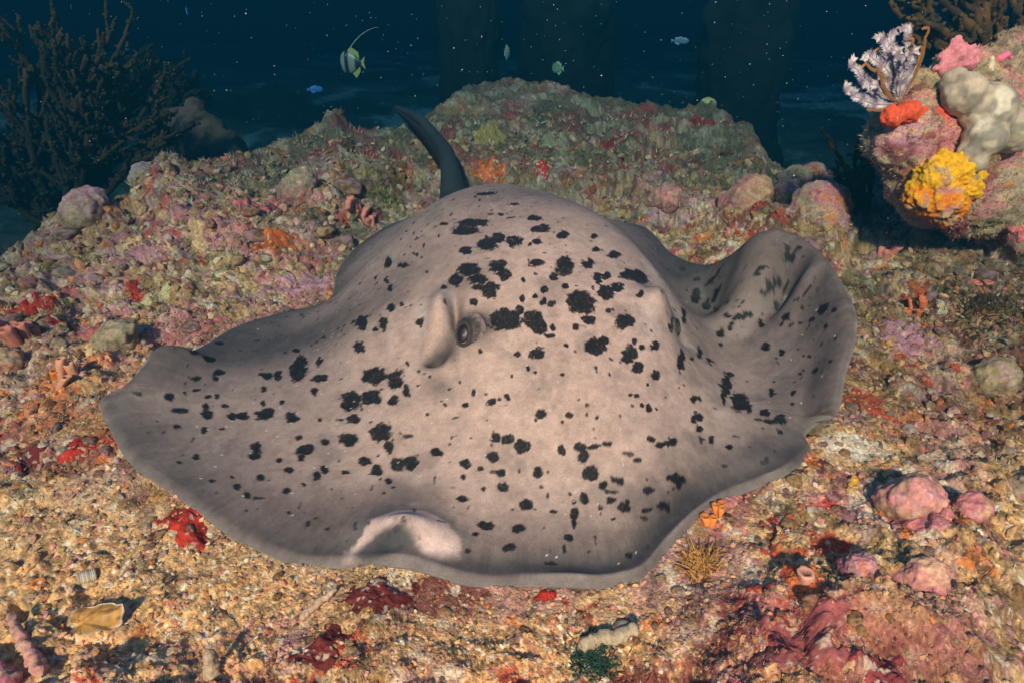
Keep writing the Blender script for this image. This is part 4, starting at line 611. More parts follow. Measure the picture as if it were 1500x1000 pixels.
# ---- the ray's eyes: lids in rings, dark ball, pale slit
def build_eye(x, y, nrm, name_label, size=1.0):
    z = float(ray_height(np.array([x]), np.array([y]))[0])
    q = Vector(nrm).to_track_quat('Z', 'Y')
    nr, na = 34, 72; rr_ = np.linspace(0, 1, nr)[:, None]; an = np.linspace(0, 2 * math.pi, na, endpoint=False)[None]
    u = (.036 * rr_ * np.cos(an)).ravel(); w = (.044 * rr_ * np.sin(an)).ravel(); rad = np.repeat(rr_, na, 1).ravel()
    e = np.hypot((u + .004) / .0115, (w + .007) / .0185)                 # the opening between the lids
    zz = .017 * (1 - rad ** 2) - .004 - .016 * rad ** 6 + .006 * np.exp(-((e - 1.35) / .28) ** 2) - .016 * sst(1.15, .75, e) + .0012 * np.sin(e * 9) * sst(1.2, 1.5, e) * sst(2.6, 1.8, e)
    zz += .004 * np.exp(-((e - 1.5) / .35) ** 2) * sst(-.2, .9, (u * .5 + w * .8) / .03)      # heavier upper lid
    nn = fbm2(u * 260 + 9, w * 260, 3, 5)
    cl = np.tile(np.array((.065, .054, .054), np.float32), (len(u), 1)); cl = mixc(cl, (.30, .22, .19), sst(.62, 1.0, rad + .3 * (nn - .5)))
    cl = mixc(cl, (.035, .028, .03), np.exp(-((e - 1.1) / .35) ** 2)); cl = mixc(cl, (.028, .024, .025), sst(.3, .9, w / .03) * sst(.95, .5, rad) * .7)
    lid = obj("eye", mesh("eye", np.stack([u, w, zz], 1), grid_faces(nr, na, True), cl * (.7 + .6 * nn)[:, None], True, M_RAY), ray, Vector((x, y, z)) - Vector(nrm).normalized() * .0025, q.to_euler(), size)
    v, f = ico(4); c = np.tile(np.array([.022, .016, .02], np.float32), (len(v), 1))
    rr = np.hypot(v[:, 0] / .5, v[:, 1] / .8); c = mixc(c, (.05, .032, .038), sst(.9, .7, rr)); c = mixc(c, (.03, .02, .025), sst(.62, .5, rr))
    c = mixc(c, (.20, .12, .115), sst(.20, .08, np.hypot((v[:, 0] - .05) * .8, v[:, 1] + .1)) * (v[:, 2] > 0))
    m = mesh("eyeball", v * (.0125, .0195, .008), f, c, True, M_EYE)
    obj("eyeball", m, lid, (-.004, -.007, .0))
    return lid
M_EYE = material("eye_wet", .4, .35)
build_eye(-.097, 1.243, (-.30, -.82, .49), "", 1.0)
build_eye(.385, 1.385, (.80, -.35, .48), "", .8)

# ---- generic reef growths
def encrust(name, x, y, rx, ry, ang, col, label, cat, thick=.010, seed=0, col2=None, ragged=.6, lump=.5):
    NRr, NCc = 34, 110
    t = np.linspace(0, 1, NRr)[:, None]; a = np.linspace(0, 2 * math.pi, NCc, endpoint=False)[None]
    out = 1 + ragged * 2 * (fbm2(np.cos(a) * 1.6 + seed * 3.1 + 9, np.sin(a) * 1.6 + 9, 4, seed + 50) - .5)
    u = t * out * rx * np.cos(a); v = t * out * ry * np.sin(a)
    X = x + u * math.cos(ang) - v * math.sin(ang); Y = y + u * math.sin(ang) + v * math.cos(ang)
    g = ground(X.ravel(), Y.ravel()); gs = ground(X.ravel(), Y.ravel(), False)
    n = fbm2(X.ravel() * 60, Y.ravel() * 60, 3, seed); n2 = fbm2(X.ravel() * 200, Y.ravel() * 200, 2, seed + 3)
    T = np.repeat(t, NCc, 1).ravel()
    brk = fbm2(X.ravel() * 45, Y.ravel() * 45, 4, seed + 2)
    Z = g + thick * (1 - T ** 2.2) * (.35 + 1.3 * lump * n) + .003 * n2 - .012 * sst(.50, .66, brk) * sst(.15, .7, T) - .004 * T
    Z = np.where(T > .99, g - .012, Z)
    c = np.tile(np.array(col, np.float32), (len(Z), 1)) * (.65 + .7 * n)[:, None]
    if col2 is not None: c = mixc(c, col2, sst(.45, .6, fbm2(X.ravel() * 30, Y.ravel() * 30, 3, seed + 7)))
    c = mixc(c, (.55, .46, .36), sst(.68, .75, fbm2(X.ravel() * 120, Y.ravel() * 120, 2, seed + 8)) * .7)
    z0 = gz(x, y)
    V = np.stack([X.ravel() - x, Y.ravel() - y, Z - z0], 1)
    o = obj(name, mesh(name, V, grid_faces(NRr, NCc, True), c, True, M_SPONGE), None, (x, y, z0))
    return tag(o, label, cat)

RED, DRED, ORG, MAR = (.50, .035, .018), (.26, .03, .025), (.66, .13, .02), (.15, .022, .018)
ES = "encrusting_sponge"
for i, (x, y, rx, ry, an, col, lab) in enumerate([
    (-1.204, 1.914, .055, .085, .5, RED, "bright red sponge crust beside the pale yellow one"),
    (-1.462, 1.80, .085, .06, .4, RED, "wide red sponge crust at the terrace edge by the salmon lumps"),
    (-1.337, 1.727, .04, .03, .2, RED, "small red sponge blotch below the wide red crust"),
    (-.835, 2.185, .095, .07, .5, ORG, "vivid orange sponge crust above the pink algae lump"),
    (-.671, 3.198, .055, .08, 0, DRED, "round red sponge crust left of the ray's tail"),
    (-.938, 3.155, .04, .13, -.5, DRED, "long slanting dark red sponge streak near the terrace crest"),
    (-.109, 3.013, .12, .06, .1, ORG, "orange-red sponge crust just behind the ray's back"),
    (.140, 3.009, .045, .09, 0, RED, "upright red sponge patch behind the ray's back"),
    (-.374, 2.76, .05, .05, .4, ORG, "orange sponge dab touching the root of the ray's tail"),
    (-1.170, 2.616, .025, .05, 0, DRED, "small dark red sponge patch on the olive rock shoulder"),
    (-.210, .735, .07, .040, .2, MAR, "dark maroon sponge crust right under the ray's scarred front margin"),
    (-.285, .64, .055, .04, 0, MAR, "mottled maroon sponge crust in front of the dark maroon one"),
    (-.605, .905, .075, .035, -.6, RED, "red-orange crust tucked against the ray's pale left front margin"),
    (-.925, 1.115, .04, .05, .3, RED, "crimson sponge lump beside the ray's pointed wing tip"),
    (-1.03, 1.105, .05, .04, 0, DRED, "dark crimson sponge crust outward of the crimson lump"),
    (1.132, 1.852, .06, .035, .3, ORG, "orange sponge crust beside the ray's raised wing"),
    (.475, 3.324, .10, .05, .1, DRED, "dull red sponge crust on the far terrace beside the dark hollow"),
    (.974, 3.475, .14, .06, 0, DRED, "dim red sponge crust under the round yellow ball sponge"),
    (.056, .752, .028, .014, .4, RED, "small red crust in the sand in front of the ray"),
    (.388, .722, .035, .014, .2, DRED, "dark red flattened crust at the foot of the maroon hump"),
    (-1.047, 2.087, .085, .035, .1, (.42, .07, .03), "rusty red crust stretching right of the bright red one"),
    (.545, 3.02, .09, .04, -.2, DRED, "thin rusty sponge streak behind the dark cleft")]):
    encrust(ES, x, y, rx, ry, an, col, lab, "sponge", .009 if rx < .07 else .011, i, col2=(col[0] * .6, col[1] * .6, col[2] * .6))
encrust(ES, -1.128, 1.887, .035, .10, -.6, (.55, .42, .20), "pale yellow crust leaning against the bright red sponge", "sponge", .022, 31)
encrust("leather_coral", -.118, 3.309, .08, .06, 0, (.27, .20, .065), "mustard lobed coral on the terrace behind the ray", "coral", .05, 32, lump=.9)
for i, (x, y, rx, ry, lab, col) in enumerate([(-.66, 2.0, .12, .08, "pale pink crust of coralline algae below the vivid orange sponge", (.60, .27, .30)), (-.95, 2.45, .16, .09, "rough rose-red algae bed before the olive rock shoulder", (.55, .13, .13)),
        (.725, .886, .06, .05, "pink algae crust on the mound right of the ray", (.60, .20, .22)), (1.08, 1.60, .11, .10, "lilac pink algae crust beside the ray's raised wing", (.52, .22, .25)),
        (.40, .60, .11, .05, "dark rose crust over the hump in the foreground", (.34, .09, .09)), (.50, .57, .06, .04, "wine-red crust at the right foot of the dark rose crust", (.28, .05, .055)), (.42, .98, .06, .03, "pink crust tucked under the ray's front right margin", (.62, .22, .2))]):
    encrust("coralline_algae", x, y, rx, ry, .2, col, lab, "algae", .014, 40 + i, col2=(col[0] * .75, col[1] * .8, col[2] * .8), ragged=.6)

def cups(name, x, y, items, label, cat, group=None):
    """a cluster of short open tubes: items (dx, dy, height, radius, lean, colour)"""
    z0 = min(gz(x + d[0], y + d[1]) for d in items)
    root = tag(obj(name, None, None, (x, y, z0)), label, cat, group); root.empty_display_size = .02
    for (dx, dy, h, r, lean, col) in items:
        zb = gz(x + dx, y + dy) - z0 - .012
        t = np.linspace(0, 1, 6); ang = rng.uniform(0, 6.28)
        ax = np.stack([lean * h * t ** 1.5 * math.cos(ang), lean * h * t ** 1.5 * math.sin(ang), t * h], 1)
        mb = MB()
        prof = [(0, 1.0), (.35, .85), (.8, 1.0), (.97, 1.0), (1.0, .88), (.97, .62), (.80, .45), (.78, .05)]
        nn = 14; th = np.linspace(0, 2 * math.pi, nn, endpoint=False)
        v = []
        for (k, s) in prof:
            c = np.array([np.interp(k, t, ax[:, j]) for j in range(3)])
            w = 1 + .10 * np.sin(th * 5 + dx * 90)
            v.append(c + np.stack([r * s * w * np.cos(th), r * s * w * np.sin(th), 0 * th], 1))
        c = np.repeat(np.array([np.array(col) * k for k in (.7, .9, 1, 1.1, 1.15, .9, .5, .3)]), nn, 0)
        mb.add(np.vstack(v), grid_faces(len(prof), nn, True), c)
        obj("cup", mb.build("cup", M_SOFT), root, (dx, dy, zb))
    return root
PE, OR2, SAL, YO = (.70, .30, .18), (.75, .22, .04), (.72, .24, .17), (.75, .38, .03)
def rnd_items(n, spread, h, r, col):
    return [(rng.normal() * spread, rng.normal() * spread * .8, h * rng.uniform(.6, 1.2), r * rng.uniform(.7, 1.15), rng.uniform(.1, .6), col) for _ in range(n)]
cups("cup_coral", -.624, 2.585, rnd_items(11, .035, .055, .014, SAL), "cluster of salmon cup polyps on the terrace left of the ray's back", "cup coral")
cups("tube_sponge", -1.094, 1.356, [(0, 0, .075, .011, .2, PE), (.03, .01, .06, .012, .1, PE), (-.025, .015, .05, .013, .5, OR2), (.005, -.025, .04, .012, .7, PE)], "peach finger tubes standing beyond the ray's pointed wing tip", "tube sponge")
cups("cup_coral", .371, .919, rnd_items(7, .014, .026, .0085, OR2), "orange cup polyps against the ray's front right margin", "cup coral")
cups("tunicate", .664, .983, rnd_items(4, .015, .022, .008, YO), "yellow-orange sea squirts on the rubble slope beside the white sand", "sea squirt")
cups("tunicate", -.804, .786, [(0, 0, .02, .0115, .1, OR2)], "single orange sea squirt ball on the tan sand", "sea squirt")
cups("cup_coral", 1.215, 1.782, rnd_items(5, .028, .045, .013, (.75, .18, .06)), "red-orange cup polyps on the brown turf beside the ray's raised wing", "cup coral")
cups("cup_coral", 1.296, 2.130, rnd_items(3, .02, .05, .014, SAL), "three coral-pink stubby polyps in front of the coral head's shadow", "cup coral")
cups("tunicate", 1.480, 1.90, rnd_items(3, .018, .03, .014, (.8, .22, .16)), "coral-pink sea squirt beads in the dark turf below the coral head", "sea squirt")
cups("tunicate", .456, .716, [(0, 0, .024, .013, .2, (.62, .30, .22))], "pink sea squirt with an open mouth on the maroon hump", "sea squirt")
cups("soft_coral", -1.378, 1.60, rnd_items(12, .035, .05, .018, (.72, .22, .15)), "salmon lumps of soft coral at the terrace edge", "soft coral")

def blob(name, spheres, voxel, amp, fr, colf, mat, label, cat, sink=0, seed=0, group=None):
    V, F, N = remesh_blob(spheres, voxel)
    n = fbm3(V * fr, 4, seed) - .5; n2 = fbm3(V * fr * 4, 3, seed + 5) - .5
    V = V + N * (amp * (2 * n + .9 * n2))[:, None]
    C = colf(V, N, n, n2)
    o0 = np.array([V[:, 0].mean(), V[:, 1].mean(), V[:, 2].min()])
    o = obj(name, mesh(name, V - o0, F, C, True, mat), None, o0)
    if label: tag(o, label, cat, group)
    return o, V, N, C

def reefcol(V, N, n, n2, pinkness=.5, seed=0):
    c = np.tile(np.array((.42, .30, .19), np.float32), (len(V), 1))
    f = lambda s, k: fbm3(V * s, 3, k + seed)
    fine = f(90, 5) - .5
    c = mixc(c, PAL['olive'], sst(.48, .62, f(9, 1) + .4 * fine) * .7)
    c = mixc(c, PAL['rose'], sst(.60 - .15 * pinkness, .70 - .15 * pinkness, f(8, 2) + .4 * fine))
    c = mixc(c, PAL['pink'], sst(.64 - .15 * pinkness, .72 - .15 * pinkness, f(11, 3) + .4 * fine) * .8)
    c = mixc(c, PAL['maroon'], sst(.60, .68, f(13, 4) + .4 * fine) * .7)
    c = mixc(c, PAL['sand'], sst(.60, .70, f(25, 6) + .5 * fine) * .7)
    c = mixc(c, PAL['orange'], sst(.70, .75, f(17, 7)) * .7)
    return c * (.7 + .6 * f(220, 8))[:, None]

bommie, BV, BN, BC = blob("reef_outcrop", BOMMIE, .010, .030, 13, lambda V, N, n, n2: reefcol(V, N, n, n2, .55), M_REEF, "tall overgrown coral head carrying sponges and a feather star", "reef outcrop", seed=3)
def greyc(V, N, n, n2):
    c = np.tile(np.array((.50, .39, .27), np.float32), (len(V), 1))
    c = mixc(c, (.27, .225, .17), sst(.48, .66, fbm3(V * 22, 3, 9))); c = mixc(c, (.66, .56, .42), sst(.60, .72, fbm3(V * 16, 3, 10)))
    return c
blob("lobed_sponge", GREY_SPONGE, .006, .009, 16, greyc, M_SOFT, "smooth grey-beige lobed sponge draped over the coral head", "sponge", seed=4)
def orgc(V, N, n, n2):
    h = (V[:, 2] - V[:, 2].min()) / np.ptp(V[:, 2]); c = np.tile(np.array((.74, .20, .012), np.float32), (len(V), 1))
    c = mixc(c, (.78, .40, .01), sst(.30, .7, h + .8 * n)); rc = reefcol(V, N, n, n2, .5, 70)
    return (c + (rc - c) * sst(.54, .64, fbm3(V * 28, 3, 71))[:, None] * .8) * (.75 + 1.1 * (n2 + .25))[:, None]
blob("ruffled_sponge", ORANGE_SPONGE, .0045, .022, 42, orgc, M_SPONGE, "bright yellow-orange ruffled sponge on the coral head's underside", "sponge", seed=5)
blob("red_sponge", RED_SPONGE, .0045, .012, 45, lambda V, N, n, n2: np.tile(np.array((.68, .085, .03)), (len(V), 1)) * (.8 + .9 * (n2 + .25))[:, None], M_SPONGE, "red-orange sponge band below the feather star", "sponge", seed=6)
blob("pink_soft_coral", PINK_CORAL, .006, .012, 26, lambda V, N, n, n2: np.tile(np.array((.66, .22, .25)), (len(V), 1)) * (.8 + .8 * (n2 + .25))[:, None], M_CORAL, "pink leafy soft coral crowning the coral head", "soft coral", seed=7)
blob("pink_tunicate", SMALL_PINK, .004, .003, 40, lambda V, N, n, n2: np.tile(np.array((.72, .16, .24)), (len(V), 1)), M_SOFT, "tiny hot pink sea squirt hanging on the dark branching coral", "sea squirt", seed=8)
blob("pale_tunicate", PALE_KNOB, .004, .002, 40, lambda V, N, n, n2: np.tile(np.array((.66, .55, .38)), (len(V), 1)), M_SOFT, "small cream sea squirt beside the hot pink one", "sea squirt", seed=9)
blob("knobbly_soft_coral", SALMON, .005, .007, 45, lambda V, N, n, n2: np.tile(np.array((.74, .20, .17)), (len(V), 1)) * (.85 + .7 * (n2 + .2))[:, None], M_CORAL, "salmon-red knobbly soft coral at the coral head's foot", "soft coral", seed=10)
blob("boulder", FAR_BOULDER, .02, .05, 6, lambda V, N, n, n2: reefcol(V, N, n, n2, .2, 30) * .35, M_REEF, "dim algae-covered boulder beyond the terrace edge", "boulder", seed=11)
blob("boulder", EDGE_ROCK, .012, .02, 14, lambda V, N, n, n2: reefcol(V, N, n, n2, .3, 40), M_REEF, "tan crusted boulder at the terrace rim beside the brown branching coral", "boulder", seed=12)
blob("boulder", PINK_LUMP, .009, .022, 22, lambda V, N, n, n2: reefcol(V, N, n, n2, 1.0, 50), M_REEF, "raspberry pink crusted boulder behind the ray's raised wing", "boulder", seed=13)

def knob(x, y, s, label, top, body, seed):
    z = gz(x, y)
    sp = [(x, y, z + .01, s, s, s * .9), (x + .2 * s, y, z + s * .7, s * .85, s * .85, s * .6), (x - .5 * s, y + .3 * s, z, s * .8, s * .8, s * .6)]
    def cf(V, N, n, n2):
        h = sst(.45, .75, (V[:, 2] - V[:, 2].min()) / np.ptp(V[:, 2]) + .3 * n)
        c = mixc(np.tile(np.array(body, np.float32), (len(V), 1)), top, h); rc = reefcol(V, N, n, n2, .6, seed)
        return (c + (rc - c) * (.75 * sst(.46, .6, fbm3(V * 60, 3, seed)))[:, None]) * (.75 + 1.0 * (n2 + .25))[:, None]
    blob("stony_coral", sp, s * .075, s * .26, 1.1 / s, cf, M_CORAL, label, "coral", seed=seed)
knob(.655, .735, .034, "purple-pink coral knob with a smooth peach cap", (.72, .42, .26), (.38, .13, .17), 21)
knob(.83, .90, .035, "rough pink coral knob in the shade of the brown one", (.58, .20, .2), (.26, .1, .08), 22)
knob(.54, .73, .024, "purple coral stub between the maroon hump and the peach-capped knob", (.42, .2, .22), (.3, .1, .13), 23)
knob(-.31, 2.95, .05, "pale crusted coral lump beside the ray's tail", (.5, .36, .28), (.4, .2, .18), 24)
knob(-1.62, 2.9, .07, "mauve coral lump crowning the olive rock shoulder", (.36, .24, .28), (.3, .18, .12), 25)

knob(-1.10, 1.60, .062, "brown rock lump with a dark hollow beside the ray's pointed wing", (.34, .24, .14), (.16, .11, .06), 26)
knob(.735, .915, .050, "knobbly pink-topped coral mound on the slope facing the ray's front right margin", (.62, .26, .22), (.36, .2, .12), 27)
knob(.90, 2.46, .085, "orange and pink crusted coral lump between the ray's back and its raised wing", (.50, .27, .15), (.42, .16, .13), 28)
knob(.62, 2.58, .060, "small rose coral lump right behind the ray's back", (.58, .22, .2), (.3, .12, .1), 29)
knob(-1.62, 2.42, .085, "dusky pink coral mound on the terrace edge before the large dark bushy coral", (.44, .24, .24), (.26, .16, .11), 30)
knob(-.86, 2.62, .075, "olive-capped coral mound beside the salmon cup polyps", (.30, .25, .13), (.36, .16, .14), 31)
knob(1.22, 1.42, .055, "tan turf-covered coral mound beside the ray's raised wing tip", (.42, .29, .15), (.22, .13, .07), 32)
knob(1.02, .98, .045, "cream and maroon coral lump on the pale sand slope", (.62, .44, .28), (.26, .09, .08), 33)
knob(-1.33, 1.48, .05, "orange-brown coral lump between the salmon soft coral and the peach tubes", (.52, .24, .12), (.34, .13, .1), 34)

# ball sponge at the far rim
v, f = ico(4); n = fbm3(v * 3, 3, 4)
bs = np.array(BALL[0]); zb = gz(bs[0], bs[1]); rb = .048
o = obj("ball_sponge", mesh("ball_sponge", v * rb * (1 + .18 * (n - .5))[:, None] * (1, 1, .85), f, np.tile(np.array((.50, .46, .16)), (len(v), 1)) * (.6 + .8 * n)[:, None], True, M_SPONGE), None, (bs[0], bs[1], max(zb + rb * .75, bs[2] - .01)))
tag(o, "round yellow ball sponge on the far rim of the terrace", "sponge")

# ---- dark branching cup corals, darkened further to paint in light not reaching them
def branch_coral(name, base, tips, r0, label, cat="coral", seed=0, warm=.35, nsub=5):
    rg = np.random.default_rng(seed); base = np.array(base)
    root = tag(obj(name, None, None, base), label, cat); root.empty_display_size = .05
    for i, tp in enumerate(tips):
        mb = MB()
        def limb(a, b, r1, r2, depth):
            n = 14; t = np.linspace(0, 1, n)[:, None]; L = np.linalg.norm(b - a)
            mid = a + (b - a) * t
            bow = rg.normal(size=3) * L * .10; mid = mid + np.sin(t * math.pi) * bow + np.sin(t * 9 + rg.uniform(0, 6)) * rg.normal(size=3) * L * .012
            rad = (r1 + (r2 - r1) * t[:, 0]) * (1 + .22 * np.sin(np.arange(n) * 2.4 + i))
            w = fbm3(mid * 25, 3, seed)[:, None]
            col = np.array((.012, .011, .006)) * (1 - w) + np.array((.14, .068, .020)) * w ** 2 * warm * 2.2
            mb.tube(mid, rad, 8, col)
            # polyp knobs
            for k in range(int(L / (r1 * 1.5))):
                q = rg.uniform(.1, 1); p = np.array([np.interp(q, t[:, 0], mid[:, j]) for j in range(3)])
                d = rg.normal(size=3); d /= np.linalg.norm(d); rr = np.interp(q, t[:, 0], rad)
                mb.tube(np.array([p + d * rr * .5, p + d * rr * 1.3, p + d * rr * 1.9]), [rr * .55, rr * .6, rr * .5], 6, np.array((.016, .013, .006)) * (1 + 3.0 * warm * rg.random()))
            if depth:
                for k in range(nsub if depth == 2 else 3):
                    q = rg.uniform(.25, .92); p = np.array([np.interp(q, t[:, 0], mid[:, j]) for j in range(3)])
                    d = (b - a) / L + rg.normal(size=3) * (.42, .42, .25); d /= np.linalg.norm(d)
                    limb(p, p + d * L * rg.uniform(.22, .42), np.interp(q, t[:, 0], rad) * .8, r2 * .75, depth - 1)
        limb(np.array([0, 0, 0.]) + rg.normal(size=3) * (.06, .05, .01) * r0 * 30, np.array(tp) - base, r0, r0 * .5, 2)
        obj("branch", mb.build("branch", M_CORAL), root)
    return root
branch_coral("branching_coral", BUSH_L[0], BUSH_L_TIPS, .024, "large dark bushy cup coral growing below the terrace edge", seed=1, warm=.38, nsub=9)
branch_coral("branching_coral", BUSH_M[0], BUSH_M_TIPS, .034, "smaller black bushy coral on the dim boulder in the blue", seed=2, warm=.12)
branch_coral("branching_coral", BUSH_R[0], BUSH_R_TIPS, .026, "brown bushy coral rising behind the coral head", seed=3, warm=.8, nsub=4)
branch_coral("branching_coral", BUSH_S[0], BUSH_S_TIPS, .012, "small olive-brown branching coral in the gap beside the coral head", seed=4, warm=.75, nsub=3)

# ---- feather star: feathered arms fanning from a clawed base
def feather_star(base, tips):
    rg = np.random.default_rng(8); base = np.array(base)
    root = tag(obj("feather_star", None, None, base), "white and purple feather star perched on the coral head", "feather star"); root.empty_display_size = .03
    v, f = ico(2)
    obj("disc", mesh("disc", v * (.016, .016, .012), f, np.tile(np.array((.20, .10, .06)), (len(v), 1)), True, M_CORAL), root)
    for i, tp in enumerate(tips):
        mb = MB(); d = np.array(tp) - base; L = np.linalg.norm(d)
        brown = i % 3 == 1
        n = 46; t = np.linspace(0, 1, n)
        side = np.cross(d / L, (0, -1, .2)); side /= np.linalg.norm(side)
        curl = (1 if i % 2 else -1) * L * rg.uniform(.10, .22)
        p = d[None] * t[:, None] + side[None] * (np.sin(t * math.pi * .9) * curl)[:, None]
        tipc = np.clip((t - .72) / .28, 0, 1)
        p = p - d[None] / L * (tipc ** 2 * L * .15)[:, None] + side[None] * (np.sin(tipc * 2.6) * curl * .35)[:, None]
        core = np.array((.34, .15, .045) if brown else (.40, .30, .30))
        mb.tube(p, .0028 * (1 - .6 * t) + .0005, 5, np.repeat(core[None], n, 0))
        tang = np.gradient(p, axis=0); tang /= np.linalg.norm(tang, axis=1)[:, None]
        m = 95; k = np.linspace(.12, .99, m)
        pv, pf, pc = [], [], []
        for s in (-1, 1):
            for j, q in enumerate(k):
                c = np.array([np.interp(q, t, p[:, a]) for a in range(3)]); tg = np.array([np.interp(q, t, tang[:, a]) for a in range(3)])
                nn = np.cross(tg, (0, -1, .15)); nn /= np.linalg.norm(nn) + 1e-9
                out = s * nn + tg * .35 + rg.normal(size=3) * .14 + np.array((0, -.25, 0)); out /= np.linalg.norm(out)
                ln = (.007 if brown else .020) * math.sin(min(1, .25 + q) * math.pi * .62) * rg.uniform(.75, 1.1) * (1.2 - .5 * q)
                wd = np.cross(out, (0, -1, 0)); wd /= np.linalg.norm(wd) + 1e-9; w = .0013
                b = len(pv) ; pv += [c + wd * w, c - wd * w, c + out * ln * .6 - wd * w, c + out * ln * .6 + wd * w, c + out * ln + tg * ln * .25]
                pf.append((b, b + 1, b + 2, b + 3)); pf.append((b + 3, b + 2, b + 4, b + 4))
                band = .5 + .5 * math.sin(q * 26 + i)
                cc = np.array((.30, .14, .05)) if brown else np.array((.70, .64, .66)) * (.30 + .70 * band) + np.array((.05, .0, .08)) * (1 - band)
                pc += [cc] * 5
        pf = np.array(pf); mb.add(np.array(pv), pf[0::2], np.array(pc))
        b0 = mb.n - len(pv); mb.t.append((pf[1::2][:, :3] + b0).astype(np.int32))
        obj("arm", mb.build("arm", M_CORAL), root)
    for i in range(10):
        a = i / 10 * 6.28; mb = MB(); t = np.linspace(0, 1, 8)
        mb.tube(np.stack([.05 * t * math.cos(a), .05 * t * math.sin(a), -.03 * np.sin(t * 2.4)], 1), .0022, 5, (.30, .16, .05)); obj("cirrus", mb.build("cirrus", M_CORAL), root)
_j = np.random.default_rng(3)
feather_star(FEATHER_BASE[0], [tuple(np.array(FEATHER_BASE[0]) + (np.array(t) - np.array(FEATHER_BASE[0])) * _j.uniform(.95, 1.3)) for t in FEATHER_TIPS] + [tuple(np.array(t) + _j.normal(size=3) * .03) for t in FEATHER_TIPS[:6]])

# ---- things lying on the bottom in the foreground
def plate_shell():
    x, y = -.653, .692; z = gz(x, y, True) + .012
    t = np.linspace(0, 1, 14)[:, None]; a = np.linspace(0, 2 * math.pi, 60, endpoint=False)[None]
    out = 1 + .22 * np.cos(a) + .07 * np.sin(a * 3 + 1) + .05 * np.sin(a * 7) + .03 * np.sin(a * 13 + 2)
    X = t * out * .040 * np.cos(a); Y = t * out * .022 * np.sin(a); Z = .006 * np.sin(X * 130) * t + .010 * t ** 2 * np.sin(a * 3 + 1) + .004 + 0 * a
    T = np.repeat(t, 60, 1).ravel(); top = np.stack([X.ravel(), Y.ravel(), Z.ravel()], 1); bot = top - (0, 0, .003)
    n = fbm2(top[:, 0] * 150, top[:, 1] * 150, 3, 3)
    c = np.tile(np.array((.50, .25, .06)), (len(T), 1)) * (.6 + .8 * n)[:, None]; c = mixc(c, (.80, .72, .58), sst(.90, .97, T)); c = mixc(c, (.16, .07, .025), sst(.52, .66, fbm2(np.arctan2(top[:, 1], top[:, 0] + .02) * 7, T * 2, 3, 9)) * .8)
    F = grid_faces(14, 60, True); N = len(top)
    r = 13 * 60; rim = np.array([[r + j, r + (j + 1) % 60, N + r + (j + 1) % 60, N + r + j] for j in range(60)])
    o = obj("plate_shell", mesh("plate_shell", np.vstack([top, bot]), np.vstack([F, F[:, ::-1] + N, rim[:, ::-1]]), np.vstack([c, c]), True, M_SOFT), None, (x, y, z), (R(28), R(-4), R(12)))
    tag(o, "brown ruffled shell with a pale rim lying on the rubble", "shell")
plate_shell()
def stick(name, a, b, r, col, label, seed):
    mb = MB(); n = 16; t = np.linspace(0, 1, n)[:, None]; a, b = np.array(a), np.array(b); p = (b - a) * t; p = p + .06 * np.linalg.norm(b - a) * (np.stack([fbm2(t[:, 0] * 3, t[:, 0] * 0 + s, 3, seed) for s in (1, 2, 3)], 1) - .5)
    rad = r * (1 - .35 * t[:, 0]) * (1 + .3 * (fbm2(t[:, 0] * 9, t[:, 0], 3, seed) - .5))
    rad = rad * np.minimum(1, .15 + t[:, 0] * 14)
    n2_ = 60; tt = np.linspace(0, 1, n2_); P2 = np.stack([np.interp(tt, t[:, 0], p[:, j]) for j in range(3)], 1); R2 = np.interp(tt, t[:, 0], rad)
    mb.tube(P2, R2, 20, np.tile(np.array(col, np.float32), (n2_, 1)))
    V, F, C = mb.arrays(); ax = np.stack([np.interp(((V @ (b - a)) / ((b - a) @ (b - a))).clip(0, 1), tt, P2[:, j]) for j in range(3)], 1)
    nz = fbm3((V + a) * 110, 4, seed) - .5; nc = fbm3((V + a) * 70, 3, seed + 2)
    V = ax + (V - ax) * (1 + 1.3 * nz)[:, None]
    C = C * (.5 + nc)[:, None]; C = mixc(C.astype(np.float32), (.50, .36, .24), sst(.5, .62, fbm3((V + a) * 160, 3, seed + 4)) * .7)
    return tag(obj(name, mesh(name, V, F, C, True, M_CORAL), None, a), label, "coral")
g1 = gz(-.69, .61, True); g2 = gz(-.79, .70, True)
stick("coral_stick", (-.675, .60, g1 + .012), (-.785, .70, g2 + .028), .011, (.55, .24, .2), "pink broken coral stick lying in the rubble", 4)
stick("coral_stick", (-.70, .585, g1 + .012), (-.80, .63, g2 + .02), .015, (.45, .12, .16), "thick magenta coral stick below the pink one", 5)
stick("coral_stick", (.10, .655, gz(.10, .655, True) + .01), (.19, .672, gz(.19, .672, True) + .022), .013, (.46, .36, .24), "tan broken coral stub beside the green algae", 6)
stick("coral_stick", (-.335, .70, gz(-.335, .70, True) + .006), (-.285, .745, gz(-.285, .745, True) + .012), .007, (.60, .38, .27), "slim peach coral stick beside the dark maroon sponge", 7)
stick("coral_stick", (-.43, .60, gz(-.43, .60, True)), (-.435, .615, gz(-.43, .60, True) + .04), .012, (.42, .30, .2), "stubby tan coral post standing in the rubble", 8)
mb = MB()
for k in range(9):
    t = np.linspace(0, 1, 8); a = k * .18
    mb.tube(np.stack([.003 * k + 0 * t, .010 * np.cos(t * math.pi), .010 * np.sin(t * math.pi)], 1), .0032 - .0002 * abs(k - 4), 6, np.array((.64, .53, .40)) * (.6 + .4 * ((k * 7) % 5) / 4))
tag(obj("ribbed_shell", mb.build("ribbed_shell", M_SOFT), None, (-.735, .787, gz(-.73, .79, True) + .002), (.2, .15, R(35)), .95), "small white ribbed shell half sunk in tan sand", "shell")

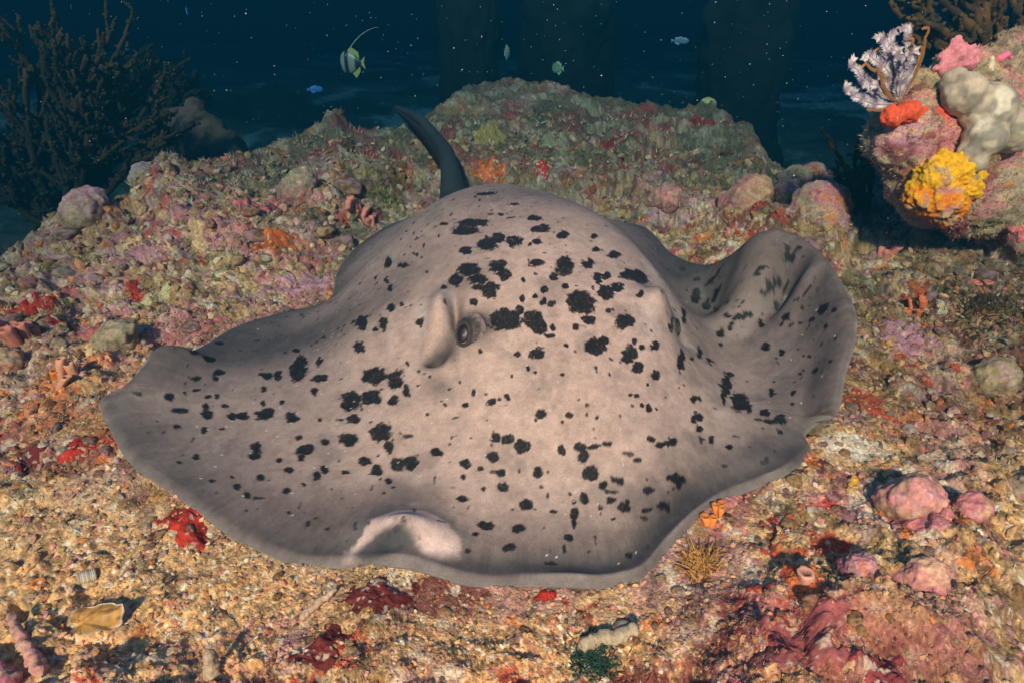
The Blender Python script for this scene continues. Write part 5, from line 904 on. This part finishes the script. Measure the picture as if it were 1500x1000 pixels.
def tuft(name, x, y, n, h, spread, col, label, seed):
    rg = np.random.default_rng(seed); mb = MB(); z0 = gz(x, y, True)
    for k in range(n):
        dx, dy = rg.normal(size=2) * spread; d = np.array([rg.normal() * h * .5, rg.normal() * h * .5, h * rg.uniform(.5, 1.1)])
        b = np.array([dx, dy, gz(x + dx, y + dy, True) - z0 - .004]); t = np.linspace(0, 1, 5)[:, None]
        mb.tube(b + d * t + np.array([rg.normal(), rg.normal(), 0]) * .006 * t ** 2, .0016 * (1 - .7 * t[:, 0]), 4, np.array(col) * rg.uniform(.5, 1.4))
    tag(obj(name, mb.build(name, M_CORAL), None, (x, y, z0)), label, "algae", kind="stuff")
tuft("algae_tuft", .122, .645, 900, .010, .016, (.03, .075, .05), "dark green algae tuft beside the tan coral stub", 3)
tuft("algae_tuft", .325, .812, 260, .026, .012, (.55, .28, .08), "orange-brown weed sprig under the ray's front right margin", 4)
tuft("algae_tuft", 1.36, 1.72, 900, .016, .05, (.06, .045, .02), "dark brown turf patch below the coral head", 5)
tuft("algae_tuft", -.55, 2.75, 500, .028, .04, (.16, .16, .05), "olive weed tuft in the hollow left of the ray's tail", 6)

# ---- reef fish
def fish(name, pos, length, height, heading, bands, label, fins=(.5, .5, .1), filament=False, pitch=0):
    """a flat-sided fish swimming along local +x"""
    n, m = 26, 14; u = np.linspace(0, 1, n); prof = np.sin(np.clip(u, 0, 1) ** .75 * math.pi) ** .7 * (1 - .30 * u) + .07 * (u > .05)
    prof[0] = .03; th = np.linspace(0, 2 * math.pi, m, endpoint=False)
    X = np.repeat((.5 - u)[:, None] * length, m, 1); Z = prof[:, None] * height / 2 * np.sin(th)[None]; Yv = prof[:, None] * height * .16 * np.cos(th)[None]
    V = np.stack([X, Yv, Z], -1).reshape(-1, 3); U = np.repeat(u, m)
    c = bands(U, V[:, 2] / height)
    root = tag(obj(name, None, None, pos, (0, pitch, heading)), label, "fish", "small reef fish in the blue water"); root.empty_display_size = .03
    obj("body", mesh("body", V, grid_faces(n, m, True), c, True, M_FISH), root)
    def fin(nm, pts, col):
        pts = np.array(pts, float) * (length, 1, height); k = len(pts); w = np.array([0, height * .012, 0])
        P = np.vstack([pts + w, pts - w]); F = [[0, i, i + 1] for i in range(1, k - 1)] + [[k, k + i + 1, k + i] for i in range(1, k - 1)]
        S = [[i, (i + 1) % k, k + (i + 1) % k, k + i] for i in range(k)]
        obj(nm, mesh(nm, P, [np.array(S), np.array(F)], np.tile(np.array(col), (2 * k, 1)), False, M_FISH), root)
    fin("tail_fin", [(-.46, 0, .06), (-.68, 0, .26), (-.62, 0, 0), (-.68, 0, -.26), (-.46, 0, -.06)], fins)
    fin("dorsal_fin", [(.15, 0, .44), (-.05, 0, .62), (-.40, 0, .42), (-.42, 0, .12), (-.1, 0, .35)], fins)
    fin("anal_fin", [(.0, 0, -.40), (-.2, 0, -.62), (-.42, 0, -.36), (-.42, 0, -.10), (-.1, 0, -.3)], fins)
    ev, ef = ico(2)
    for s in (-1, 1): obj("eye", mesh("eye", ev * height * .05, ef, np.tile(np.array((.02, .02, .02)), (len(ev), 1)), True, M_FISH), root, (.36 * length, s * height * .07, .06 * height))
    if filament:
        t = np.linspace(0, 1, 20); mb = MB()
        mb.tube(np.stack([length * (.05 - 1.5 * t), 0 * t, height * (.45 + .95 * np.sin(t * 1.5) ** .8)], 1), height * .022 * (1 - .85 * t), 6, (.5, .5, .46)); obj("filament", mb.build("filament", M_FISH), root)
def banded(U, h):
    c = np.tile(np.array((.28, .28, .22), np.float32), (len(U), 1)); c = mixc(c, (.02, .02, .02), sst(.24, .28, U) * sst(.46, .42, U)); c = mixc(c, (.02, .02, .02), sst(.70, .74, U)); return c
fish("banner_fish", FISH_IDOL[0], .15, .15, R(165), banded, "banded fish with a long white trailing back filament", (.4, .4, .12), True)
pl = lambda col: (lambda U, h: np.tile(np.array(col, np.float32), (len(U), 1)) * (.7 + .6 * sst(-.5, .5, -h))[:, None])
fish("reef_fish", F743[0], .06, .085, R(60), pl((.40, .38, .25)), "pale round fish above the dark pillar's foot", (.7, .68, .4))
fish("reef_fish", F816[0], .09, .075, R(140), pl((.25, .33, .18)), "yellow-green round fish hovering over the mound behind the ray", (.45, .6, .3))
fish("reef_fish", F463[0], .09, .04, R(20), pl((.06, .20, .55)), "slim blue fish swimming over the far bottom left of the banded fish", (.1, .3, .75))
fish("reef_fish", F275[0], .07, .045, R(110), pl((.08, .25, .70)), "tiny blue fish high in open water above the dark bushy coral", (.1, .3, .7))
fish("reef_fish", F900[0], .11, .045, R(-15), pl((.15, .22, .30)), "slim grey-blue fish between two dark pillars", (.3, .4, .5))

# ---- dark overgrown pillars standing in the deep water
def pillar(pos, rad, label, seed):
    zb = gz(pos[0], pos[1]) - .15; ztop = 1.0; n, m = 70, 64
    z = np.linspace(zb, ztop, n); th = np.linspace(0, 2 * math.pi, m, endpoint=False)
    A, Zz = np.meshgrid(th, z); P = np.stack([np.cos(A), np.sin(A), Zz], -1).reshape(-1, 3)
    r = rad * (.8 + .7 * fbm3(P * (1.6, 1.6, 2.6), 4, seed) + .45 * (fbm3(P * 7, 3, seed + 1) - .5)) * (1 + .55 * np.exp(-(P[:, 2] - zb) / .35))
    V = np.stack([r * P[:, 0], r * P[:, 1], P[:, 2] - zb], 1); V = np.vstack([V, [[0, 0, ztop - zb + .01]]])
    c = np.tile(np.array((.012, .012, .011)), (len(V), 1)) * (.5 + fbm3(V * 9, 3, seed))[:, None]
    top = np.array([[(n - 1) * m + j, (n - 1) * m + (j + 1) % m, n * m] for j in range(m)])
    tag(obj("pillar", mesh("pillar", V, [grid_faces(n, m, True), top], c, True, M_REEF), None, (pos[0], pos[1], zb)), label, "pillar", "dark pillars in the background water")
pillar(PIL1[0], .20, "dark overgrown pillar rising behind the pale round fish", 1)
pillar(PIL2[0], .32, "widest dark overgrown pillar, standing between the two slimmer ones", 2)
pillar(PIL3[0], .27, "dark overgrown pillar behind the round yellow ball sponge", 3)

# ------------------------------------------------------------------ loose stones, rubble, turf and drifting particles
def outside_ray(x, y, pad):
    ang = np.arctan2(y - RC[1], x - RC[0]); return np.hypot(x - RC[0], y - RC[1]) > np.interp(ang, RIM_A, RIM_L, period=2 * math.pi) + pad

def spread(n, r0, r1, a0=-45, a1=45, pad=.0, seed=0):
    rg = np.random.default_rng(seed); out = []
    az = np.radians(rg.uniform(a0, a1, n * 3)); r = r0 * (r1 / r0) ** rg.uniform(0, 1, n * 3)
    x, y = r * np.sin(az), r * np.cos(az); k = outside_ray(x, y, pad)
    return x[k][:n], y[k][:n], rg

# stones one can pick out singly: parts of the seabed, sharing a few meshes
def stone_meshes():
    out = []
    cols = ['sand', 'tan', 'pink', 'rose', 'brown', 'olive', 'sand', 'maroon', 'lilac', 'tan', 'pale', 'brown']
    for i in range(24):
        v, f = ico(3); rg = np.random.default_rng(500 + i)
        sc = np.array([1, rg.uniform(.55, 1), rg.uniform(.45, .8)])
        n = fbm3(v * 1.3 + i * 7, 3, i) - .5; n2 = fbm3(v * 5 + i, 3, i + 40) - .5
        V = v * (1 + .75 * n + .28 * n2)[:, None] * sc
        a = np.array(PAL[cols[i % 12]], np.float32); b = np.array(PAL[cols[(i * 5 + 1) % 12]], np.float32)
        c = a + (b - a) * sst(.45, .6, fbm3(v * 2.5 + i, 3, i + 60))[:, None]
        c = mixc(c, PAL['sand'], sst(.56, .66, fbm3(v * 7 + i, 3, i + 80)) * .7)
        out.append(mesh("stone", V, f, c * (.65 + .7 * fbm3(v * 16, 2, i + 90))[:, None], True, M_REEF))
    return out
SM = stone_meshes()
x, y, rg = spread(285, .50, 2.9, -42, 42, .02, 5)
z = ground(x, y)
for i in range(len(x)):
    r = math.hypot(x[i], y[i]); s = r * rg.choice([.006, .008, .011, .015, .022], p=[.28, .3, .24, .13, .05])
    obj("stone", SM[rg.integers(24)], seabed, (x[i], y[i], z[i] + s * .12), (rg.uniform(-.4, .4), rg.uniform(-.4, .4), rg.uniform(0, 6.28)), s)

def scatter_bits(n, sub, smin, smax, r0, r1, seed, pad=.0, sink=.25, flat=(.4, 1), lift=0):
    x, y, rg = spread(n, r0, r1, -47, 47, pad, seed); n = len(x)
    z = ground(x, y); v, f = ico(sub); m = len(v)
    s = (smin * (smax / smin) ** (rg.random(n) ** 1.8)) * np.hypot(x, y)
    sc = np.stack([np.ones(n), rg.uniform(.45, 1, n), rg.uniform(flat[0], flat[1], n)], 1) * s[:, None]
    a = rg.uniform(0, 6.28, n); b = rg.uniform(-.6, .6, n)
    P = v[None] * sc[:, None] * (1 + .45 * (rg.random((n, m)) - .5))[..., None]
    Q = np.empty_like(P)
    Q[..., 0] = P[..., 0] * np.cos(a)[:, None] - P[..., 1] * np.sin(a)[:, None]
    Q[..., 1] = P[..., 0] * np.sin(a)[:, None] + P[..., 1] * np.cos(a)[:, None]
    Q[..., 2] = P[..., 2] + b[:, None] * P[..., 0]
    Q += np.stack([x, y, z + s * sink * 0 + s * lift], 1)[:, None]
    base = ground_color(x, y, z)
    pal = np.array([PAL[k] for k in ('sand', 'pale', 'tan', 'sand', 'rose', 'brown', 'pink', 'sand', 'maroon', 'olive', 'tan', 'orange')], np.float32)
    pick = pal[rg.integers(0, len(pal), n)]
    w = rg.uniform(.15, .75, n)[:, None]
    c = (base * (1 - w) + pick * w) * rg.uniform(.6, 1.35, n)[:, None]
    C = np.repeat(c, m, 0)
    F = (f[None] + (np.arange(n) * m)[:, None, None]).reshape(-1, 3)
    return Q.reshape(-1, 3), F, C
V, F, C = scatter_bits(29000, 1, .0016, .0085, .42, 3.4, 21)
o = obj("rubble", mesh("rubble", V, F, C, False, M_REEF), seabed); tag(o, kind="stuff")

def turf(n, blades, h0, h1, r0, r1, seed, cols, thick):
    x, y, rg = spread(n, r0, r1, -47, 47, .0, seed); keep = fbm2(x * 3, y * 3, 3, seed) + .12 * rg.random(len(x)) > .5
    x, y = x[keep], y[keep]; n = len(x); z = ground(x, y); d = np.hypot(x, y)
    N = n * blades; X = np.repeat(x, blades); Y = np.repeat(y, blades); Z = np.repeat(z, blades); D = np.repeat(d, blades)
    h = rg.uniform(h0, h1, N) * D; dirs = rg.normal(size=(N, 3)) * (.7, .7, .25) + (0, 0, .8); dirs /= np.linalg.norm(dirs, axis=1)[:, None]
    off = rg.normal(size=(N, 3)) * (h * .3)[:, None] * (1, 1, 0)
    b = np.stack([X, Y, Z - .002], 1) + off
    side = np.cross(dirs, rg.normal(size=(N, 3))); side /= np.linalg.norm(side, axis=1)[:, None]; side *= (thick * D)[:, None]
    third = np.cross(dirs, side)
    tip = b + dirs * h[:, None]
    P = np.stack([b + side, b - side * .5 + third * .8, b - side * .5 - third * .8, tip], 1).reshape(-1, 3)
    k = np.arange(N)[:, None] * 4
    F = np.concatenate([k + [0, 1, 3], k + [1, 2, 3], k + [2, 0, 3]])
    pal = np.array(cols, np.float32); c = np.repeat(pal[rg.integers(0, len(pal), n)], blades, 0) * rg.uniform(.6, 1.4, N)[:, None]
    return P, F, np.repeat(c, 4, 0)
V, F, C = turf(11000, 5, .004, .012, .5, 3.6, 31, [(.30, .22, .12), (.42, .33, .2), (.2, .15, .07), (.5, .24, .2), (.16, .15, .06), (.5, .42, .3)], .0009)
tag(obj("algal_turf", mesh("algal_turf", V, F, C, False, M_CORAL), seabed), kind="stuff")

# fuzz of hydroids and small polyps over the coral head
rg = np.random.default_rng(77); n = 16000
k = rg.integers(0, len(BV), n); P0, N0 = BV[k], BN[k]
h = rg.uniform(.004, .018, n); d = N0 + rg.normal(size=(n, 3)) * .55; d /= np.linalg.norm(d, axis=1)[:, None]
s = np.cross(d, rg.normal(size=(n, 3))); s /= np.linalg.norm(s, axis=1)[:, None]; s *= .0017; t3 = np.cross(d, s)
P = np.stack([P0 + s, P0 - s * .5 + t3 * .8, P0 - s * .5 - t3 * .8, P0 + d * h[:, None]], 1).reshape(-1, 3)
kk = np.arange(n)[:, None] * 4
C = np.repeat(np.clip(BC[k] * rg.uniform(.8, 1.7, n)[:, None], 0, .8), 4, 0)
o = obj("hydroid_fuzz", mesh("hydroid_fuzz", P - np.array(bommie.location), np.concatenate([kk + [0, 1, 3], kk + [1, 2, 3], kk + [2, 0, 3]]), C, False, M_CORAL), bommie); tag(o, kind="stuff")

# drifting particles in the water
rg = np.random.default_rng(99); n = 900
Y = .9 + 3.6 * rg.random(n) ** .7; X = rg.uniform(-.85, .85, n) * Y; Z = rg.uniform(.02, .95, n)
v, f = ico(1); s = Y * rg.choice([.0004, .0006, .0010], n, p=[.65, .28, .07])
V = (v[None] * s[:, None, None] + np.stack([X, Y, Z], 1)[:, None]).reshape(-1, 3)
k = Z > ground(X, Y) + .02
F = (f[None] + (np.arange(n)[k] * len(v))[:, None, None]).reshape(-1, 3)
tag(obj("marine_snow", mesh("marine_snow", V, F, np.tile(np.array((.75, .72, .68)), (len(V), 1)), True, M_CORAL)), "pale specks of plankton drifting in the water", "plankton", kind="stuff")

# ------------------------------------------------------------------ the water itself: one closed box of teal, light-absorbing volume
def build_water():
    bm = bmesh.new(); bmesh.ops.create_cube(bm, size=1)
    for v in bm.verts:
        v.co = Vector((v.co.x * 100, 16 + v.co.y * 66, (1.08 if v.co.z > 0 else -2.2)))
    me = bpy.data.meshes.new("haze"); bm.to_mesh(me); bm.free()
    m = bpy.data.materials.new("sea_water"); m.use_nodes = True
    t = m.node_tree; t.nodes.clear()
    out = t.nodes.new("ShaderNodeOutputMaterial"); pv = t.nodes.new("ShaderNodeVolumePrincipled")
    pv.inputs["Color"].default_value = WATER_SCATTER
    pv.inputs["Density"].default_value = 1.0
    pv.inputs["Absorption Color"].default_value = WATER_ABSORB
    pv.inputs["Anisotropy"].default_value = 0.0
    t.links.new(pv.outputs[0], out.inputs["Volume"])
    me.materials.append(m)
    return tag(obj("haze", me), "clear teal sea water around the reef", "water", kind="stuff")
WATER_SCATTER = (0.0003, 0.0066, 0.0120, 1)
WATER_ABSORB = (0.212, 0.435, 0.561, 1)
build_water()
